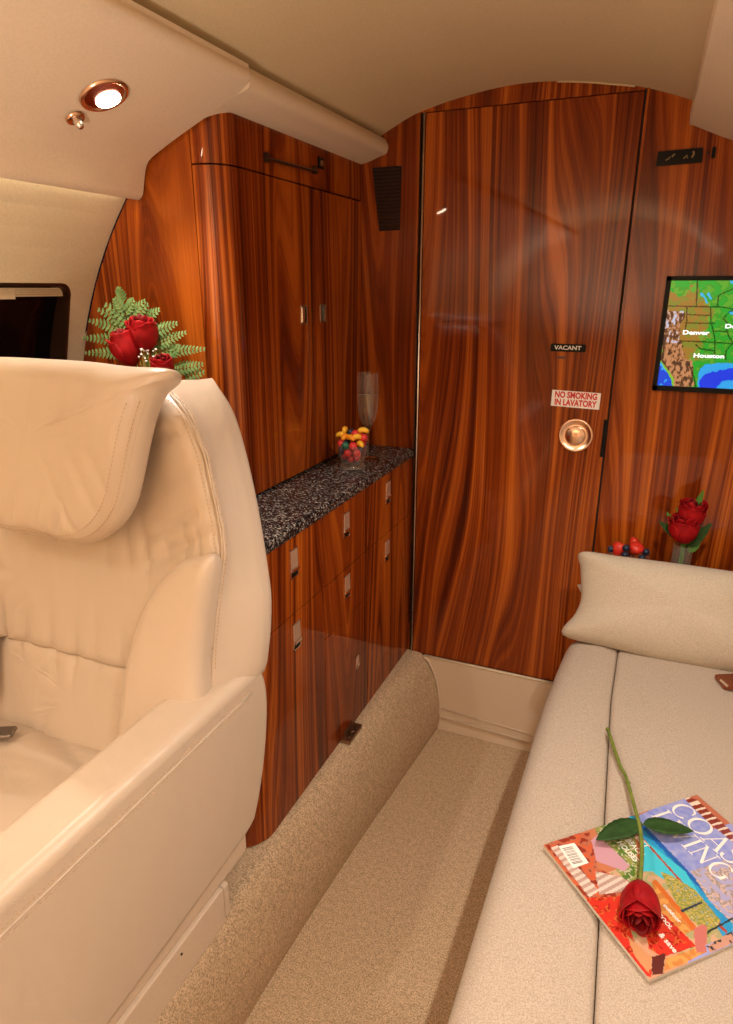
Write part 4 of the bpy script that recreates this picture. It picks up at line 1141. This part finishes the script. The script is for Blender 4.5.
# tumbler of fruit
bx0, by0 = -.660, 1.452
tb_ = thing('fruit_tumbler', 'short clear glass tumbler heaped with berries on the granite counter', 'glass', (bx0, by0, fz))
MB().lathe([(.0001, 0), (.030, 0), (.031, .004), (.028, .010), (.026, .016), (.031, .030), (.0345, .050), (.0350, .060)], (bx0, by0, fz), seg=36).build('bowl', GLASS, tb_, smooth=True)
fm = {'red': simple('berry_red', (.62, .03, .03), .35), 'orange': simple('fruit_orange', (.85, .30, .015), .4), 'yellow': simple('fruit_yellow', (.88, .48, .03), .4), 'blue': simple('berry_blue', (.012, .025, .06), .4), 'green': simple('fruit_green', (.015, .12, .07), .4)}
def blob(name, c, r, mat, kind, label, group, rot=0):
    mb = MB(); n = 9
    if kind == 'slice':    # curved segment
        path = [Vector(c)+Vector((r*1.5*math.cos(a)*math.cos(rot), r*1.5*math.cos(a)*math.sin(rot), r*1.2*math.sin(a)-r*.5)) for a in [PI*.1+PI*.8*k/8 for k in range(9)]]
        mb.tube(path, [r*.2, r*.5, r*.68, r*.75, r*.78, r*.75, r*.68, r*.5, r*.2], 10)
    elif kind == 'strawberry':
        mb.lathe([(.0001, -r*1.15), (r*.35, -r*.95), (r*.75, -r*.35), (r*.95, r*.25), (r*.85, r*.65), (r*.4, r*.85), (.0001, r*.8)], c, (math.sin(rot)*.6, math.cos(rot)*.6, 1), 16)
    else:
        mb.lathe([(.0001, -r)]+[(r*math.sin(PI*k/n), -r*math.cos(PI*k/n)) for k in range(1, n)]+[(.0001, r*.93), (r*.2, r*.98)][:1], c, seg=14)
    o = mb.build(name, mat, None, smooth=True, origin=c)
    return tag(o, label, 'fruit', group)
lay = [(0, -.010, .026, 'red'), (.014, -.008, .030, 'red'), (-.015, -.010, .031, 'red'), (.008, .008, .030, 'red'), (-.010, .012, .032, 'orange'),
       (-.020, -.016, .046, 'blue'), (-.002, -.024, .043, 'red'), (.018, -.016, .043, 'red'), (.016, .010, .046, 'blue'), (-.012, .012, .046, 'red'), (.001, -.006, .046, 'orange'),
       (-.024, -.014, .062, 'red'), (-.007, -.025, .060, 'green'), (.011, -.022, .060, 'red'), (.025, -.012, .060, 'yellow'), (.020, .008, .062, 'red'), (-.020, .008, .064, 'blue'),
       (-.027, -.006, .077, 'yellow'), (-.012, -.016, .075, 'orange'), (.003, -.020, .075, 'orange'), (.016, -.012, .076, 'yellow'), (.028, .002, .077, 'red'), (.002, .008, .078, 'red'), (-.014, .010, .078, 'blue'),
       (.012, .012, .085, 'red'), (-.002, -.002, .088, 'blue'), (.010, -.006, .087, 'red'), (.024, .008, .089, 'yellow'), (-.022, .004, .088, 'yellow')]
nmk = {'red': ('red_berry', 'round', 'small red berry in the heaped glass tumbler', 'red berries in the tumbler'),
       'orange': ('orange_segment', 'slice', 'orange citrus segment in the heaped glass tumbler', 'orange fruit segments in the tumbler'),
       'yellow': ('yellow_fruit_piece', 'slice', 'yellow fruit piece in the heaped glass tumbler', 'yellow fruit pieces in the tumbler'),
       'blue': ('blueberry', 'round', 'dark blueberry in the heaped glass tumbler', 'blueberries in the tumbler'),
       'green': ('green_berry', 'round', 'single dark green berry at the front of the glass tumbler', None)}
for i, (dx, dy, dz, kk) in enumerate(lay):
    nm, kd, lb, gp = nmk[kk]
    blob(nm, (bx0+dx, by0+dy, fz+dz), .0100 if kd == 'round' else .0090, fm[kk], kd, lb, gp, rot=i*1.3)

# ---------------- things on the ledge behind the pillow
LZ = .599
bb_ = thing('berry_dish', 'small clear dish of strawberries on the ledge behind the pillow', 'dish', (-.012, 1.655, LZ))
MB().lathe([(.0001, 0), (.028, 0), (.030, .003), (.012, .010), (.010, .030), (.028, .045), (.046, .070), (.048, .090)], (-.012, 1.655, LZ), seg=32).build('bowl', GLASS, bb_, smooth=True)
strm = simple('strawberry_red', (.70, .045, .03), .35)
m_, nt, b = newmat('strawberry_skin'); vo = nt.nodes.new('ShaderNodeTexVoronoi'); vo.inputs['Scale'].default_value = 260; lk(nt, objco(nt), vo.inputs['Vector'])
lk(nt, ramp(nt, vo.outputs['Distance'], [(.10, (.80, .40, .06)), (.24, (.66, .03, .02))]), b.inputs['Base Color']); b.inputs['Roughness'].default_value = .35
blob('strawberry', onY((619, 549), 1.645), .0185, m_, 'strawberry', 'left strawberry above the pillow edge beside the blueberries', 'strawberries behind the pillow', .5)
blob('strawberry', onY((636, 549), 1.640), .0180, m_, 'strawberry', 'right strawberry above the pillow edge with a pale highlight', 'strawberries behind the pillow', 2.5)
blob('strawberry', onY((634, 542), 1.668), .0125, m_, 'strawberry', 'small strawberry at the back of the dish behind the pillow', 'strawberries behind the pillow', 1.5)
for p, yy in (((611, 549), 1.645), ((626, 548), 1.630), ((625, 555), 1.622), ((646, 552), 1.640), ((642, 558), 1.622)):
    blob('blueberry', onY(p, yy), .0085, fm['blue'], 'round', 'dark blueberry among the strawberries behind the pillow', 'blueberries behind the pillow')
vb = onY((681, 560), 1.662)
vx = vb.x
bv = thing('bud_vase', 'slim ribbed glass bud vase on the ledge beside the strawberries', 'vase', (vx, 1.662, LZ))
prf = [(.0001, 0), (.024, 0), (.024, .004), (.021, .020)]+[(.0205+.0008*(k % 2)+.00002*k, .024+.006*k) for k in range(19)]
MB().lathe(prf, (vx, 1.662, LZ), seg=30).build('body', thin_glass('ribbed_glass', (.82, .88, .74), .6, .10), bv, smooth=True)
g2 = 'red roses in the bud vase'
rt0 = (vx, 1.662, .63)
def vr(nm, label, base, tip, yy, seed, sp):
    b0 = onY(base, yy); t0 = onY(tip, yy-.012); ax = t0-b0
    o = thing(nm, label, 'rose', rt0, g2); rose_bloom('bloom', b0, ax, ax.length, o, ROSE, seed, sp, 6, fl=.4)
    MB().tube(crom([rt0, (vx+.002, 1.662, .72), b0], 5), .0022, 6).build('stem', STEM, o, smooth=True)
    mb = MB(); sepals(mb, b0, ax, ax.length*.8, 6); mb.build('sepals', LEAF2, o, smooth=True); return o
r1 = vr('rose', 'lower fuller red rose in the bud vase by the bulkhead', (684, 543), (684, 514), 1.650, 21, .80)
r2 = vr('rose', 'upper red rose rising from the bud vase by the bulkhead', (688, 528), (695, 500), 1.660, 22, .72)
mb = MB()
for k in range(5):
    a_ = 2*PI*k/5; mb.tube([(vx+.010*math.cos(a_), 1.662+.010*math.sin(a_), .61), (vx+.004*math.cos(a_+2), 1.662+.004*math.sin(a_+2), .735)], .0022, 6)
mb.build('stems', LEAF2, r1, smooth=True)
lv = [((683, 541), (659, 521), .022, r1), ((681, 535), (667, 512), .018, r1), ((688, 545), (703, 538), .024, r1), ((687, 548), (712, 523), .026, r1), ((690, 520), (704, 490), .018, r2), ((686, 519), (676, 508), .012, r2), ((687, 551), (700, 545), .018, r1)]
for b0, t0, wd, par in lv:
    mb = MB(); a = onY(b0, 1.655); t_ = onY(t0, 1.648); leaf_mesh(mb, a, t_-a, (.1, -1, .4), (t_-a).length, wd*1.0, .05, .15, 9)
    mb.build('leaf', LEAF2 if wd < .02 else LEAF, par, smooth=True)

# ------------------------------------------------------------------ lights
def area(name, loc, rot_to, size, power, col=(1, .80, .58), sy_=None, spread=None):
    l = bpy.data.lights.new(name, 'AREA'); l.energy = power; l.color = col; l.size = size
    if sy_: l.shape = 'RECTANGLE'; l.size_y = sy_
    else: l.shape = 'DISK'
    if spread: l.spread = math.radians(spread)
    o = bpy.data.objects.new(name, l); COL.objects.link(o); o.location = loc
    d = Vector(rot_to)-Vector(loc); o.rotation_euler = d.to_track_quat('-Z', 'Y').to_euler()
    return o
def spot(name, loc, to, power, ang=100, blend=.6, size=.02, col=(1, .80, .56)):
    l = bpy.data.lights.new(name, 'SPOT'); l.energy = power; l.color = col; l.spot_size = math.radians(ang); l.spot_blend = blend; l.shadow_soft_size = size
    o = bpy.data.objects.new(name, l); COL.objects.link(o); o.location = loc
    d = Vector(to)-Vector(loc); o.rotation_euler = d.to_track_quat('-Z', 'Y').to_euler(); return o
WC = (1, .88, .76)
K = 1.0
spot('downlight_left', lc+vn*.03, lc+vn*.5+Vector((.05, 0, -.5)), 7*K, 140, .9, .012, WC)
for nm, loc, to, e in (('downlight_left_middle', (-.80, .05, 1.54), (-.78, .05, .5), 4), ('downlight_right', (.13, .95, 1.55), (-.08, 1.0, .3), 15), ('downlight_right_middle', (.13, .15, 1.55), (.03, .25, .3), 11),
                       ('downlight_left_aft', (-.80, -.70, 1.54), (-.76, -.6, .5), 12), ('downlight_right_aft', (.13, -.70, 1.55), (.07, -.6, .5), 14)):
    spot(nm, loc, to, e*K, 130, .8, .012, WC)
spot('bounce_fill', (-.38, -.22, .90), (-.38, -.12, 1.7), 20*K, 150, .6, .03, WC)  # unseen spot added to brighten ceiling and valances, not a cabin lamp
spot('bounce_fill_aft', (-.33, -1.2, .9), (-.33, -1.4, 1.7), 75*K, 150, .6, .03, WC)  # added fill bounced off the aft ceiling, no fixture of the cabin
def strip(name, loc, d, width, length, power, col, spread):
    l = bpy.data.lights.new(name, 'AREA'); l.shape = 'RECTANGLE'; l.size = width; l.size_y = length; l.energy = power; l.color = col; l.spread = math.radians(spread)
    o = bpy.data.objects.new(name, l); COL.objects.link(o)
    Zv = -Vector(d).normalized(); Yv = Vector((0, 1, 0)); Xv = Yv.cross(Zv)
    o.matrix_world = Matrix(((Xv.x, Yv.x, Zv.x, loc[0]), (Xv.y, Yv.y, Zv.y, loc[1]), (Xv.z, Yv.z, Zv.z, loc[2]), (0, 0, 0, 1)))
strip('cove_left', (-.957, .10, 1.484), (-.02, 0, -1), .016, 1.95, 5, (1, .86, .56), 150)
strip('cove_right', (.040, .45, 1.672), (-.10, 0, 1), .012, 2.4, 1.2, (1, .88, .45), 120)
w = bpy.data.worlds.new('night'); sc.world = w; w.use_nodes = True
w.node_tree.nodes['Background'].inputs[0].default_value = (.01, .012, .02, 1); w.node_tree.nodes['Background'].inputs[1].default_value = .3

# ------------------------------------------------------------------ camera
cam = bpy.data.cameras.new('camera'); co = bpy.data.objects.new('camera', cam); COL.objects.link(co)
cam.sensor_fit = 'HORIZONTAL'; cam.sensor_width = 36; cam.lens = F/733*36; cam.clip_start = .02
co.matrix_world = Matrix(((RT.x, -DN.x, -FW.x, 0), (RT.y, -DN.y, -FW.y, 0), (RT.z, -DN.z, -FW.z, 1.31), (0, 0, 0, 1)))
sc.camera = co
sc.view_settings.view_transform = 'Standard'; sc.view_settings.look = 'None'; sc.view_settings.gamma = 1
sc.view_settings.use_curve_mapping = False; sc.view_settings.exposure = 0.55
sc.cycles.max_bounces = 20; sc.cycles.diffuse_bounces = 5; sc.cycles.glossy_bounces = 5; sc.cycles.transmission_bounces = 20
sc.cycles.caustics_refractive = False; sc.cycles.sample_clamp_indirect = 6
sc.cycles.use_denoising = True
